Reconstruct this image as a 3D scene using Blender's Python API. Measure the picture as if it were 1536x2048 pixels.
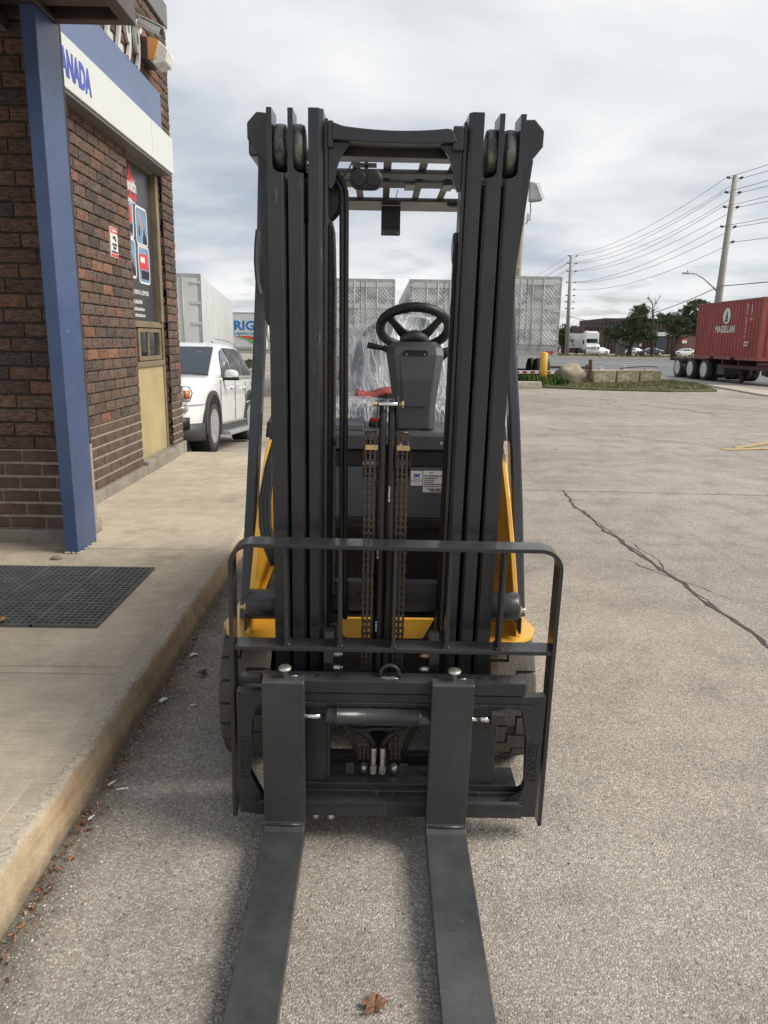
import bpy, bmesh, math, random
from mathutils import Vector, Matrix, noise
R = math.radians
random.seed(7)
for o in list(bpy.data.objects): bpy.data.objects.remove(o)
scene = bpy.context.scene
COL = scene.collection

# ------------------------------------------------------------------ camera
F_PX, HOR = 1480.0, 681.0
pitch = math.atan((1024-HOR)/F_PX); yaw = R(.6); roll = R(.9)
fw = Vector((math.sin(yaw)*math.cos(pitch), math.cos(yaw)*math.cos(pitch), -math.sin(pitch)))
rt = fw.cross(Vector((0, 0, 1))).normalized(); up = rt.cross(fw)
Rv = rt*math.cos(roll)+up*math.sin(roll); Uv = -rt*math.sin(roll)+up*math.cos(roll)
cam = bpy.data.objects.new('camera', bpy.data.cameras.new('camera')); COL.objects.link(cam)
cam.matrix_world = Matrix(((Rv.x, Uv.x, -fw.x, 0), (Rv.y, Uv.y, -fw.y, 0), (Rv.z, Uv.z, -fw.z, 1.6), (0, 0, 0, 1)))
cam.data.sensor_fit = 'VERTICAL'; cam.data.sensor_height = 24
cam.data.lens = 24*F_PX/2048; cam.data.clip_start = .05; cam.data.clip_end = 3000
scene.camera = cam

# ------------------------------------------------------------------ light
SUN_DIR = Vector((-1.0, .22, -.92)).normalized()          # the way the light travels
elev = math.asin(-SUN_DIR.z); azim = math.atan2(-SUN_DIR.x, -SUN_DIR.y)
world = bpy.data.worlds.new('World'); scene.world = world; world.use_nodes = True
wn, wl = world.node_tree.nodes, world.node_tree.links
wn.clear()
def W(t, **k):
    n = wn.new(t)
    for a, b in k.items(): setattr(n, a, b)
    return n
wo = W('ShaderNodeOutputWorld')
sky = W('ShaderNodeTexSky', sky_type='NISHITA', sun_disc=False)
sky.sun_elevation = elev; sky.sun_rotation = azim; sky.air_density = 1.0; sky.dust_density = 1.5
bg1 = W('ShaderNodeBackground'); bg1.inputs[1].default_value = .10
wl.new(sky.outputs[0], bg1.inputs[0])
tc = W('ShaderNodeTexCoord'); sep = W('ShaderNodeSeparateXYZ'); wl.new(tc.outputs['Generated'], sep.inputs[0])
def wm(op, a, b=None, c=None):
    n = W('ShaderNodeMath', operation=op)
    for i, v in enumerate((a, b, c)):
        if v is None: continue
        if isinstance(v, (int, float)): n.inputs[i].default_value = v
        else: wl.new(v, n.inputs[i])
    return n.outputs[0]
zc = wm('MAXIMUM', sep.outputs[2], .0)
den = wm('ADD', zc, .16)
cx = wm('DIVIDE', sep.outputs[0], den); cy = wm('DIVIDE', sep.outputs[1], den)
comb = W('ShaderNodeCombineXYZ'); wl.new(cx, comb.inputs[0]); wl.new(cy, comb.inputs[1])
def wnoise(scale, detail, rough, off, dist=0.0):
    mp = W('ShaderNodeMapping'); mp.inputs['Location'].default_value = off; wl.new(comb.outputs[0], mp.inputs[0])
    n = W('ShaderNodeTexNoise'); n.inputs['Scale'].default_value = scale; n.inputs['Detail'].default_value = detail
    n.inputs['Roughness'].default_value = rough; n.inputs['Distortion'].default_value = dist
    wl.new(mp.outputs[0], n.inputs['Vector']); return n.outputs[0]
def wramp(fac, stops):
    r = W('ShaderNodeValToRGB'); wl.new(fac, r.inputs[0]); e = r.color_ramp.elements
    while len(e) < len(stops): e.new(.5)
    for q, (p, c) in zip(e, stops): q.position = p; q.color = (*c, 1)
    return r.outputs[0]
n1 = wnoise(.36, 4, .5, (3.1, 7.4, 0), .2); n2 = wnoise(1.3, 6, .52, (1.7, 2.2, 4), .25)
mixn = wm('ADD', wm('MULTIPLY', n1, .60), wm('MULTIPLY', n2, .40))
hz = wm('MULTIPLY', wm('SUBTRACT', .35, zc), .10)          # the low sky is a little paler
mixn = wm('ADD', mixn, hz)
ccol = wramp(mixn, [(.38, (.38, .43, .52)), (.45, (.51, .56, .64)), (.505, (.66, .70, .755)), (.55, (.80, .825, .85)), (.63, (.95, .96, .97))])
n3 = wnoise(2.4, 6, .55, (9.2, 1.1, 0), .2)
lowm = wm('MULTIPLY', wm('SUBTRACT', .22, zc), 5.0)
lowm = wm('MINIMUM', wm('MAXIMUM', lowm, 0.0), 1.0)
gap = wm('MULTIPLY', wramp(n3, [(.52, (0, 0, 0)), (.66, (1, 1, 1))]), wm('MULTIPLY', lowm, .75))
bg2 = W('ShaderNodeBackground'); bg2.inputs[1].default_value = .785; wl.new(ccol, bg2.inputs[0])
mx = W('ShaderNodeMixShader'); wl.new(gap, mx.inputs[0]); wl.new(bg2.outputs[0], mx.inputs[1]); wl.new(bg1.outputs[0], mx.inputs[2])
wl.new(mx.outputs[0], wo.inputs[0])

sd = bpy.data.lights.new('sun', 'SUN'); sd.energy = 3.0; sd.angle = R(30); sd.color = (1, .93, .83)
so = bpy.data.objects.new('sun', sd); COL.objects.link(so)
so.rotation_euler = SUN_DIR.to_track_quat('-Z', 'Y').to_euler(); so.location = (20, -5, 20)
vs = scene.view_settings
scene.display_settings.display_device = 'sRGB'
vs.view_transform = 'Standard'; vs.look = 'None'; vs.gamma = 1; vs.use_curve_mapping = False; vs.exposure = .36

# ------------------------------------------------------------------ materials
def new_mat(name):
    m = bpy.data.materials.new(name); m.use_nodes = True
    nt = m.node_tree; b = nt.nodes['Principled BSDF']
    return m, nt, b
class NT:
    """tiny wrapper to write node graphs"""
    def __init__(s, name):
        s.m, s.t, s.b = new_mat(name); s.tc = s.t.nodes.new('ShaderNodeTexCoord')
        s.vec = s.tc.outputs['Object']
    def n(s, typ, **k):
        q = s.t.nodes.new(typ)
        for a, b in k.items(): setattr(q, a, b)
        return q
    def l(s, a, b): s.t.links.new(a, b)
    def put(s, sock, v):
        if isinstance(v, (int, float)): sock.default_value = v
        elif isinstance(v, tuple): sock.default_value = (*v, 1) if len(v) == 3 and sock.type == 'RGBA' else v
        else: s.l(v, sock)
    def map(s, scale=(1, 1, 1), loc=(0, 0, 0), rot=(0, 0, 0), vec=None):
        q = s.n('ShaderNodeMapping'); s.l(vec or s.vec, q.inputs[0])
        q.inputs['Scale'].default_value = scale; q.inputs['Location'].default_value = loc; q.inputs['Rotation'].default_value = rot
        return q.outputs[0]
    def noise(s, scale, detail=4, rough=.5, vec=None, dist=0, out=0):
        q = s.n('ShaderNodeTexNoise'); s.l(vec or s.vec, q.inputs['Vector'])
        q.inputs['Scale'].default_value = scale; q.inputs['Detail'].default_value = detail
        q.inputs['Roughness'].default_value = rough; q.inputs['Distortion'].default_value = dist
        return q.outputs[out]
    def vor(s, scale, vec=None, feature='F1', out='Distance', rnd=1):
        q = s.n('ShaderNodeTexVoronoi', feature=feature); s.l(vec or s.vec, q.inputs['Vector'])
        q.inputs['Scale'].default_value = scale; q.inputs['Randomness'].default_value = rnd
        return q.outputs[out]
    def math(s, op, a, b=0., c=None, clamp=False):
        q = s.n('ShaderNodeMath', operation=op, use_clamp=clamp); s.put(q.inputs[0], a); s.put(q.inputs[1], b)
        if c is not None: s.put(q.inputs[2], c)
        return q.outputs[0]
    def ramp(s, fac, *stops, interp='LINEAR'):
        q = s.n('ShaderNodeValToRGB'); s.l(fac, q.inputs[0]); e = q.color_ramp.elements; q.color_ramp.interpolation = interp
        while len(e) < len(stops): e.new(.5)
        for a, (p, c) in zip(e, stops):
            a.position = p; a.color = (c, c, c, 1) if isinstance(c, (int, float)) else (*c, 1)
        return q.outputs[0]
    def mix(s, fac, a, b, mode='MIX'):
        q = s.n('ShaderNodeMix', data_type='RGBA', blend_type=mode); s.put(q.inputs[0], fac); s.put(q.inputs[6], a); s.put(q.inputs[7], b)
        return q.outputs[2]
    def bump(s, h, strength=.5, dist=.01, nrm=None):
        q = s.n('ShaderNodeBump'); s.l(h, q.inputs['Height']); q.inputs['Strength'].default_value = strength; q.inputs['Distance'].default_value = dist
        if nrm: s.l(nrm, q.inputs['Normal'])
        s.l(q.outputs[0], s.b.inputs['Normal']); return q.outputs[0]
    def set(s, **k):
        for a, v in k.items(): s.put(s.b.inputs[{'color': 'Base Color', 'rough': 'Roughness', 'metal': 'Metallic', 'coat': 'Coat Weight',
            'trans': 'Transmission Weight', 'alpha': 'Alpha', 'spec': 'Specular IOR Level', 'emis': 'Emission Color', 'ior': 'IOR'}[a]], v)
        return s.m
def simple(name, col, rough=.5, metal=0., var=.12, scale=6., bump=0., bscale=80., coat=0., rvar=.1):
    """a paint or plastic: slightly uneven in tone, gloss and relief"""
    g = NT(name); n = g.noise(scale, 5, .6)
    lo = tuple(max(0, c*(1-var)) for c in col); hi = tuple(c*(1+var) for c in col)
    c = g.ramp(n, (.3, lo), (.7, hi))
    r = g.math('ADD', g.math('MULTIPLY', g.noise(scale*2.3, 4), rvar*2), rough-rvar)
    if bump: g.bump(g.noise(bscale, 3), bump, .004)
    return g.set(color=c, rough=r, metal=metal, coat=coat)
M = {}
M['black_paint'] = None
def steel_paint(name, base, rough, scr=.5):
    g = NT(name); v = g.vec
    n = g.noise(7, 6, .62); f = g.noise(60, 4, .6, vec=g.map((1, 1, .25)))
    c = g.ramp(n, (.3, tuple(x*.82 for x in base)), (.72, tuple(x*1.22 for x in base)))
    s1 = g.noise(3.2, 2, .5, vec=g.map((38, 38, 2.2), rot=(0, .25, .1)))
    scm = g.math('MULTIPLY', g.ramp(s1, (.70, 0.), (.74, 1.)), g.ramp(g.noise(2.3, 2), (.5, 0.), (.62, 1.)))
    c = g.mix(g.math('MULTIPLY', scm, scr*.55), c, (.23, .235, .24))
    spk = g.math('MULTIPLY', g.ramp(g.vor(75), (.045, 1.), (.075, 0.)), g.ramp(g.noise(6, 4, .7), (.54, 0.), (.60, 1.)))
    c = g.mix(g.math('MULTIPLY', spk, .7*scr), c, (.34, .34, .33))
    smear = g.ramp(g.noise(1.7, 6, .7, vec=g.map((3, 3, .8), loc=(2, 5, 1))), (.5, 0.), (.72, .5)); c = g.mix(smear, c, tuple(x*.5 for x in base))
    dust = g.ramp(g.noise(2.2, 7, .68), (.40, 0.), (.75, .45))
    geo = g.n('ShaderNodeNewGeometry'); sx = g.n('ShaderNodeSeparateXYZ'); g.l(geo.outputs['Normal'], sx.inputs[0])
    topf = g.ramp(sx.outputs[2], (.5, .12), (.95, 1.))
    c = g.mix(g.math('MULTIPLY', dust, topf), c, (.16, .155, .145))
    r = g.math('ADD', g.math('MULTIPLY', g.noise(11, 5, .6), .22), rough-.11)
    g.bump(g.math('ADD', f, g.math('MULTIPLY', g.noise(18, 3), .7)), .22, .004)
    return g.set(color=c, rough=r, coat=.15)
M['mast_paint'] = steel_paint('mast_paint', (.0255, .0262, .0285), .32, .85)
M['fork_paint'] = steel_paint('fork_paint', (.040, .0418, .045), .42, 1.)
M['dark_paint'] = steel_paint('dark_paint', (.014, .0145, .016), .38, .3)
M['guard_paint'] = steel_paint('guard_paint', (.030, .034, .042), .3, .2)
M['yellow_paint'] = simple('yellow_paint', (.72, .38, .045), .34, var=.16, scale=5, bump=.15, coat=.3)
M['grey_plastic'] = simple('grey_plastic', (.060, .064, .070), .48, bump=.2, bscale=300)
M['black_plastic'] = simple('black_plastic', (.014, .014, .015), .45, bump=.2, bscale=220)
M['black_rubber'] = simple('black_rubber', (.018, .018, .018), .5, bump=.3, bscale=120)
M['chain_dark'] = simple('chain_dark', (.030, .027, .025), .5, .5, var=.4, scale=40)
M['chain_steel'] = simple('chain_steel', (.088, .070, .058), .42, .7, var=.5, scale=40)
M['brass'] = simple('brass', (.62, .47, .25), .34, .9, var=.2, scale=40)
M['chrome'] = simple('chrome', (.78, .78, .78), .14, 1., var=.06)
M['zinc'] = simple('zinc', (.56, .55, .50), .36, .85, var=.22, scale=60)
M['white_paint'] = simple('white_paint', (.76, .76, .74), .45, var=.05, scale=3)
M['red_plastic'] = simple('red_plastic', (.6, .03, .03), .4)
def worn_roller():
    g = NT('roller_steel'); n = g.noise(22, 6, .7, vec=g.map((1, 1, .6)))
    m = g.ramp(n, (.42, 0.), (.56, 1.))
    return g.set(color=g.mix(m, (.024, .026, .028), (.20, .19, .175)), metal=g.math('MULTIPLY', m, .6), rough=g.math('SUBTRACT', .5, g.math('MULTIPLY', m, .2)))
M['roller_steel'] = worn_roller()
def tyre_mat(name, a, b, dusty):
    g = NT(name); n = g.noise(9, 7, .7); fine = g.noise(130, 4, .7)
    c = g.mix(g.ramp(n, (.35, dusty*.5), (.65, dusty)), a, b)
    c = g.mix(g.ramp(fine, (.35, .0), (.7, .4)), c, tuple(x*1.5 for x in b))
    g.bump(g.math('ADD', fine, g.math('MULTIPLY', g.noise(30, 5, .7), 1.2)), .6, .006)
    return g.set(color=c, rough=.85)
M['drive_tyre'] = tyre_mat('drive_tyre', (.035, .031, .027), (.115, .102, .086), .75)
M['road_tyre'] = tyre_mat('road_tyre', (.016, .016, .016), (.06, .058, .055), .6)

def mat_asphalt():
    g = NT('asphalt'); v = g.vec
    big = g.noise(.35, 6, .6); mid = g.noise(2.6, 6, .62); fine = g.noise(55, 4, .7)
    q = g.n('ShaderNodeTexVoronoi', feature='F1'); vv = g.mix(.006, v, g.noise(90, 2, .5, out=1)); g.l(vv, q.inputs['Vector']); q.inputs['Scale'].default_value = 165
    q2 = g.n('ShaderNodeTexVoronoi', feature='F1'); g.l(vv, q2.inputs['Vector']); q2.inputs['Scale'].default_value = 74
    sc = g.n('ShaderNodeSeparateColor'); g.l(q.outputs['Color'], sc.inputs[0]); sc2 = g.n('ShaderNodeSeparateColor'); g.l(q2.outputs['Color'], sc2.inputs[0])
    stone = g.ramp(sc.outputs[0], (0., (.285, .252, .213)), (.35, (.385, .343, .289)), (.75, (.475, .428, .363)), (1., (.66, .61, .53)))
    c = g.mix(g.ramp(q.outputs['Distance'], (.30, 0.), (.62, .40)), stone, (.19, .171, .148))
    bigstone = g.math('MULTIPLY', g.ramp(sc2.outputs[1], (.70, 0.), (.74, 1.)), g.ramp(q2.outputs['Distance'], (.30, 1.), (.42, 0.)))
    bcol = g.ramp(sc2.outputs[0], (0., (.13, .125, .12)), (.5, (.42, .38, .33)), (1., (.58, .555, .51)))
    c = g.mix(g.math('MULTIPLY', bigstone, .8), c, bcol)
    c = g.mix(1., c, g.ramp(mid, (.28, .74), (.5, 1.0), (.75, 1.14)), 'MULTIPLY')
    c = g.mix(1., c, g.ramp(big, (.3, .80), (.7, 1.12)), 'MULTIPLY')
    # scattered oil spots
    sp = g.vor(1.15, vec=g.mix(.12, v, g.noise(5, 3, out=1))); c = g.mix(g.math('MULTIPLY', g.ramp(sp, (.035, 1.), (.075, 0.)), .55), c, (.05, .045, .04))
    sp2 = g.vor(4.2, vec=g.mix(.05, v, g.noise(11, 3, out=1))); c = g.mix(g.math('MULTIPLY', g.math('MULTIPLY', g.ramp(sp2, (.045, 1.), (.085, 0.)), g.ramp(g.noise(.9, 3), (.48, 0.), (.6, 1.))), .6), c, (.06, .054, .048))
    ty = g.noise(2.2, 4, .6, vec=g.map((3.2, .10, 1), rot=(0, 0, .35))); c = g.mix(g.ramp(ty, (.58, 0.), (.72, .22)), c, (.13, .12, .105))
    # grime beside the kerb (x = -1)
    sx = g.n('ShaderNodeSeparateXYZ'); g.l(v, sx.inputs[0])
    kx = g.math('ADD', sx.outputs[0], g.math('MULTIPLY', g.noise(3, 5, .7), .34))
    gr = g.ramp(g.math('ABSOLUTE', g.math('ADD', kx, .86)), (.02, .72), (.22, 0.))
    gy = g.ramp(g.math('MULTIPLY', sx.outputs[1], .1), (.94, 1.), (.98, 0.))
    c = g.mix(g.math('MULTIPLY', gr, gy), c, (.055, .047, .038))
    # far lot: long pale and dark wear bands
    band = g.noise(.8, 5, .6, vec=g.map((.07, .9, 1), rot=(0, 0, -.08)))
    c = g.mix(1., c, g.ramp(band, (.3, .87), (.7, 1.12)), 'MULTIPLY')
    h = g.math('SUBTRACT', g.math('ADD', g.math('MULTIPLY', fine, .35), g.math('MULTIPLY', bigstone, .5)), q.outputs['Distance'])
    g.bump(h, .8, .004)
    return g.set(color=c, rough=.9, spec=.25)
M['asphalt'] = mat_asphalt()
def mat_road():
    g = NT('road_asphalt'); n = g.noise(.5, 6, .6, vec=g.map((.12, 1.2, 1))); f = g.noise(20, 5, .7)
    c = g.ramp(n, (.3, (.115, .118, .122)), (.7, (.19, .193, .198)))
    c = g.mix(.35, c, g.ramp(f, (.3, .09), (.7, .26)))
    return g.set(color=c, rough=.85)
M['road'] = mat_road()
def mat_concrete(name, a, b, streak=True, s=1.):
    g = NT(name); v = g.vec
    big = g.noise(1.1*s, 7, .62); mid = g.noise(7*s, 6, .65); fine = g.noise(130, 5, .75)
    c = g.ramp(big, (.3, a), (.7, b))
    c = g.mix(1., c, g.ramp(mid, (.3, .84), (.7, 1.12)), 'MULTIPLY')
    h = fine
    if streak:
        st = g.noise(6, 6, .7, vec=g.map((1.1, 26, 1)))
        c = g.mix(1., c, g.ramp(st, (.3, .80), (.72, 1.15)), 'MULTIPLY'); h = g.math('ADD', fine, g.math('MULTIPLY', st, 1.3))
    stn = g.ramp(g.noise(2.1, 7, .7, vec=g.map((1, 1, 1), loc=(4, 2, 0))), (.56, 0.), (.74, .55)); c = g.mix(stn, c, tuple(x*.42 for x in a))
    c = g.mix(1., c, g.ramp(fine, (.25, .80), (.75, 1.16)), 'MULTIPLY')
    pit = g.ramp(g.vor(38), (.05, .55), (.10, 0.)); c = g.mix(g.math('MULTIPLY', pit, g.ramp(mid, (.5, 0.), (.6, 1.))), c, tuple(x*.3 for x in a))
    g.bump(h, .4, .004)
    return g.set(color=c, rough=.86, spec=.3)
M['walk'] = mat_concrete('sidewalk_concrete', (.42, .356, .268), (.59, .510, .392))
M['concrete'] = mat_concrete('pale_concrete', (.42, .38, .31), (.56, .51, .42), False)
M['foundation'] = mat_concrete('foundation_concrete', (.20, .18, .15), (.32, .29, .24), False, 3)
def mat_kerb():
    g = NT('kerb_concrete'); v = g.vec; sx = g.n('ShaderNodeSeparateXYZ'); g.l(v, sx.inputs[0]); z = sx.outputs[2]
    mid = g.noise(9, 7, .7); fine = g.noise(120, 5, .75)
    # top: worn pale edge with aggregate; face: tan cement with rusty band
    zz = g.math('ADD', z, g.math('MULTIPLY', g.math('SUBTRACT', mid, .5), .06))
    face = g.ramp(g.noise(3, 6, .6), (.3, (.42, .32, .20)), (.7, (.62, .50, .34)))
    face = g.mix(g.math('MULTIPLY', g.ramp(g.noise(5, 6, .7, vec=g.map((1, .3, 3))), (.5, 0.), (.72, 1.)), .65), face, (.40, .19, .075))
    low = g.ramp(zz, (.0, .8), (.05, .0)); face = g.mix(low, face, (.20, .165, .125))
    top = g.ramp(g.noise(1.1, 7, .62), (.3, (.42, .356, .268)), (.7, (.59, .510, .392)))
    top = g.mix(1., top, g.ramp(g.noise(6, 6, .7, vec=g.map((1.1, 26, 1))), (.3, .82), (.72, 1.12)), 'MULTIPLY')
    geo = g.n('ShaderNodeNewGeometry'); sn = g.n('ShaderNodeSeparateXYZ'); g.l(geo.outputs['Normal'], sn.inputs[0])
    c = g.mix(g.ramp(sn.outputs[2], (.45, 0.), (.75, 1.)), face, top)
    ex = g.math('ABSOLUTE', g.math('ADD', g.math('ADD', sx.outputs[0], 1.055), g.math('MULTIPLY', g.math('SUBTRACT', mid, .5), .09)))
    edge = g.math('MULTIPLY', g.ramp(ex, (.010, 1.), (.034, 0.)), g.ramp(zz, (.10, 0.), (.13, 1.)))
    q = g.n('ShaderNodeTexVoronoi', feature='F1'); g.l(v, q.inputs['Vector']); q.inputs['Scale'].default_value = 120
    sc = g.n('ShaderNodeSeparateColor'); g.l(q.outputs['Color'], sc.inputs[0])
    agg = g.ramp(sc.outputs[0], (.0, (.22, .19, .15)), (.35, (.44, .38, .30)), (1., (.62, .57, .48)))
    c = g.mix(g.math('MULTIPLY', edge, .6), c, agg)
    c = g.mix(1., c, g.ramp(mid, (.3, .82), (.7, 1.12)), 'MULTIPLY')
    c = g.mix(1., c, g.ramp(fine, (.25, .78), (.75, 1.18)), 'MULTIPLY')
    g.bump(g.math('ADD', fine, g.math('MULTIPLY', mid, 1.5)), .6, .008)
    return g.set(color=c, rough=.88, spec=.3)
M['kerb'] = mat_kerb()
def mat_brick(name, attr):
    g = NT(name)
    if attr:
        a = g.n('ShaderNodeAttribute', attribute_name='rnd'); rnd = a.outputs['Fac']; geo = g.n('ShaderNodeNewGeometry'); v = geo.outputs['Position']
    else:
        a = g.n('ShaderNodeObjectInfo'); rnd = a.outputs['Random']
        q = g.n('ShaderNodeVectorMath', operation='MULTIPLY_ADD'); g.l(g.vec, q.inputs[0]); q.inputs[1].default_value = (1, 1, 1); g.l(a.outputs['Location'], q.inputs[2]); v = q.outputs[0]
    base = g.ramp(rnd, (0., (.098, .072, .058)), (.28, (.118, .080, .062)), (.30, (.072, .060, .053)), (.40, (.084, .066, .056)), (.42, (.130, .086, .066)), (.80, (.155, .098, .072)),
                  (.81, (.185, .098, .064)), (.89, (.20, .102, .066)), (.90, (.125, .100, .080)), (.97, (.145, .110, .085)), (.98, (.25, .13, .08)), interp='LINEAR')
    bark = g.noise(9, 4, .65, vec=g.map((2.2, 2.2, 9), vec=v), dist=.8)
    red = g.ramp(g.noise(7, 3, .6, vec=g.map((1, 1, 2), vec=v)), (.52, 0.), (.66, .65))
    c = g.mix(g.math('MULTIPLY', red, g.ramp(rnd, (.45, .12), (.85, .62))), base, (.24, .092, .052))
    c = g.mix(1., c, g.ramp(bark, (.36, .46), (.50, 1.0), (.66, 1.4)), 'MULTIPLY')
    c = g.mix(1., c, g.ramp(g.noise(160, 3, .7, vec=v), (.3, .8), (.7, 1.2)), 'MULTIPLY')
    g.bump(g.math('ADD', g.math('MULTIPLY', bark, 2.), g.noise(120, 3, vec=v)), .6, .009)
    return g.set(color=c, rough=.8, spec=.35)
M['brick'] = mat_brick('rug_brick', False); M['brick_joined'] = mat_brick('rug_brick_joined', True)
def mat_sbrick(name, attr):
    g = NT(name); geo = g.n('ShaderNodeNewGeometry'); v = geo.outputs['Position']
    n = g.noise(30, 5, .65, vec=g.map((1, 1, 3), vec=v)); c = g.ramp(n, (.3, (.075, .048, .038)), (.7, (.13, .080, .060)))
    c = g.mix(1., c, g.ramp(g.noise(4, 3, vec=v), (.3, .75), (.7, 1.2)), 'MULTIPLY')
    g.bump(n, .5, .004); return g.set(color=c, rough=.82)
M['brick_smooth'] = mat_sbrick('smooth_brick', False)
M['mortar_dark'] = simple('mortar_dark', (.045, .042, .038), .95, scale=20, var=.3)
M['mortar_pale'] = simple('mortar_pale', (.30, .265, .215), .95, scale=20, var=.2, bump=.4)
def mat_blue():
    g = NT('blue_paint'); n = g.noise(2.5, 5, .6); c = g.ramp(n, (.3, (.036, .068, .165)), (.7, (.052, .090, .20)))
    sx = g.n('ShaderNodeSeparateXYZ'); g.l(g.vec, sx.inputs[0])
    ch = g.math('MULTIPLY', g.ramp(g.noise(17, 5, .7), (.70, 0.), (.72, 1.)), g.ramp(sx.outputs[2], (.2, 1.), (.9, .15)))
    c = g.mix(ch, c, (.40, .40, .38)); c = g.mix(g.math('MULTIPLY', g.ramp(g.noise(9, 6, .7), (.5, 0.), (.7, .5)), g.ramp(sx.outputs[2], (.15, 1.), (.6, 0.))), c, (.05, .05, .055))
    g.bump(g.noise(50, 3), .08, .004); return g.set(color=c, rough=.42, coat=.1)
M['blue_paint'] = mat_blue()
M['sign_blue'] = simple('sign_blue', (.11, .155, .27), .4, var=.05, scale=1.)
M['sign_white'] = simple('sign_white', (.62, .64, .62), .4, var=.04, scale=1.)
M['sign_letter'] = simple('sign_letter', (.045, .075, .42), .4)
M['brown_metal'] = simple('brown_metal', (.060, .043, .040), .4, var=.12, scale=3)
M['cap_grey'] = simple('cap_grey', (.15, .15, .155), .5, var=.1, scale=3)
M['bronze'] = simple('bronze', (.20, .155, .095), .5, var=.25, scale=5)
M['tan_panel'] = simple('tan_panel', (.40, .32, .17), .55, var=.16, scale=2.2)
M['poster'] = simple('poster', (.040, .040, .042), .35, var=.1)
M['print_white'] = simple('print_white', (.72, .72, .70), .5, var=.03)
M['print_red'] = simple('print_red', (.62, .045, .04), .5, var=.05)
M['print_sky'] = simple('print_sky', (.17, .27, .42), .45, var=.3, scale=4)
M['print_black'] = simple('print_black', (.012, .012, .014), .5)
M['print_orange'] = simple('print_orange', (.65, .30, .10), .5)
M['number_grey'] = simple('number_grey', (.52, .54, .52), .45, var=.06)
def mat_glass(name, col, rough=.06):
    g = NT(name); return g.set(color=col, rough=rough, spec=.8, coat=.5)
M['dark_glass'] = mat_glass('dark_glass', (.022, .028, .034))
M['lens'] = mat_glass('lens', (.25, .26, .27), .12)
M['amber'] = simple('amber', (.60, .20, .06), .3)
M['lamp_glass'] = simple('lamp_glass', (.66, .65, .60), .3, var=.3, scale=20)
M['car_white'] = simple('car_white', (.78, .80, .80), .16, var=.03, scale=1.5, coat=.8, rvar=.03)
M['cladding'] = simple('cladding', (.050, .051, .053), .55, var=.1, scale=4)
M['silver'] = simple('silver', (.52, .53, .54), .28, .6, var=.1)
M['wheel_black'] = simple('wheel_black', (.006, .006, .006), .9)
M['trailer_white'] = simple('trailer_white', (.58, .60, .59), .42, var=.10, scale=.9)
M['trailer_frame'] = simple('trailer_frame', (.36, .365, .36), .45, .2, var=.15, scale=3)
M['rust'] = simple('rust', (.10, .05, .032), .85, var=.4, scale=12, bump=.4)
M['bollard_yellow'] = simple('bollard_yellow', (.70, .42, .06), .5, var=.15, scale=5)
M['pole_grey'] = simple('pole_grey', (.30, .285, .25), .8, var=.15, scale=2)
M['wood_pole'] = simple('wood_pole', (.36, .32, .25), .85, var=.25, scale=6)
M['bark'] = simple('bark', (.075, .06, .05), .95, var=.3, scale=8, bump=.8, bscale=25)

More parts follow.
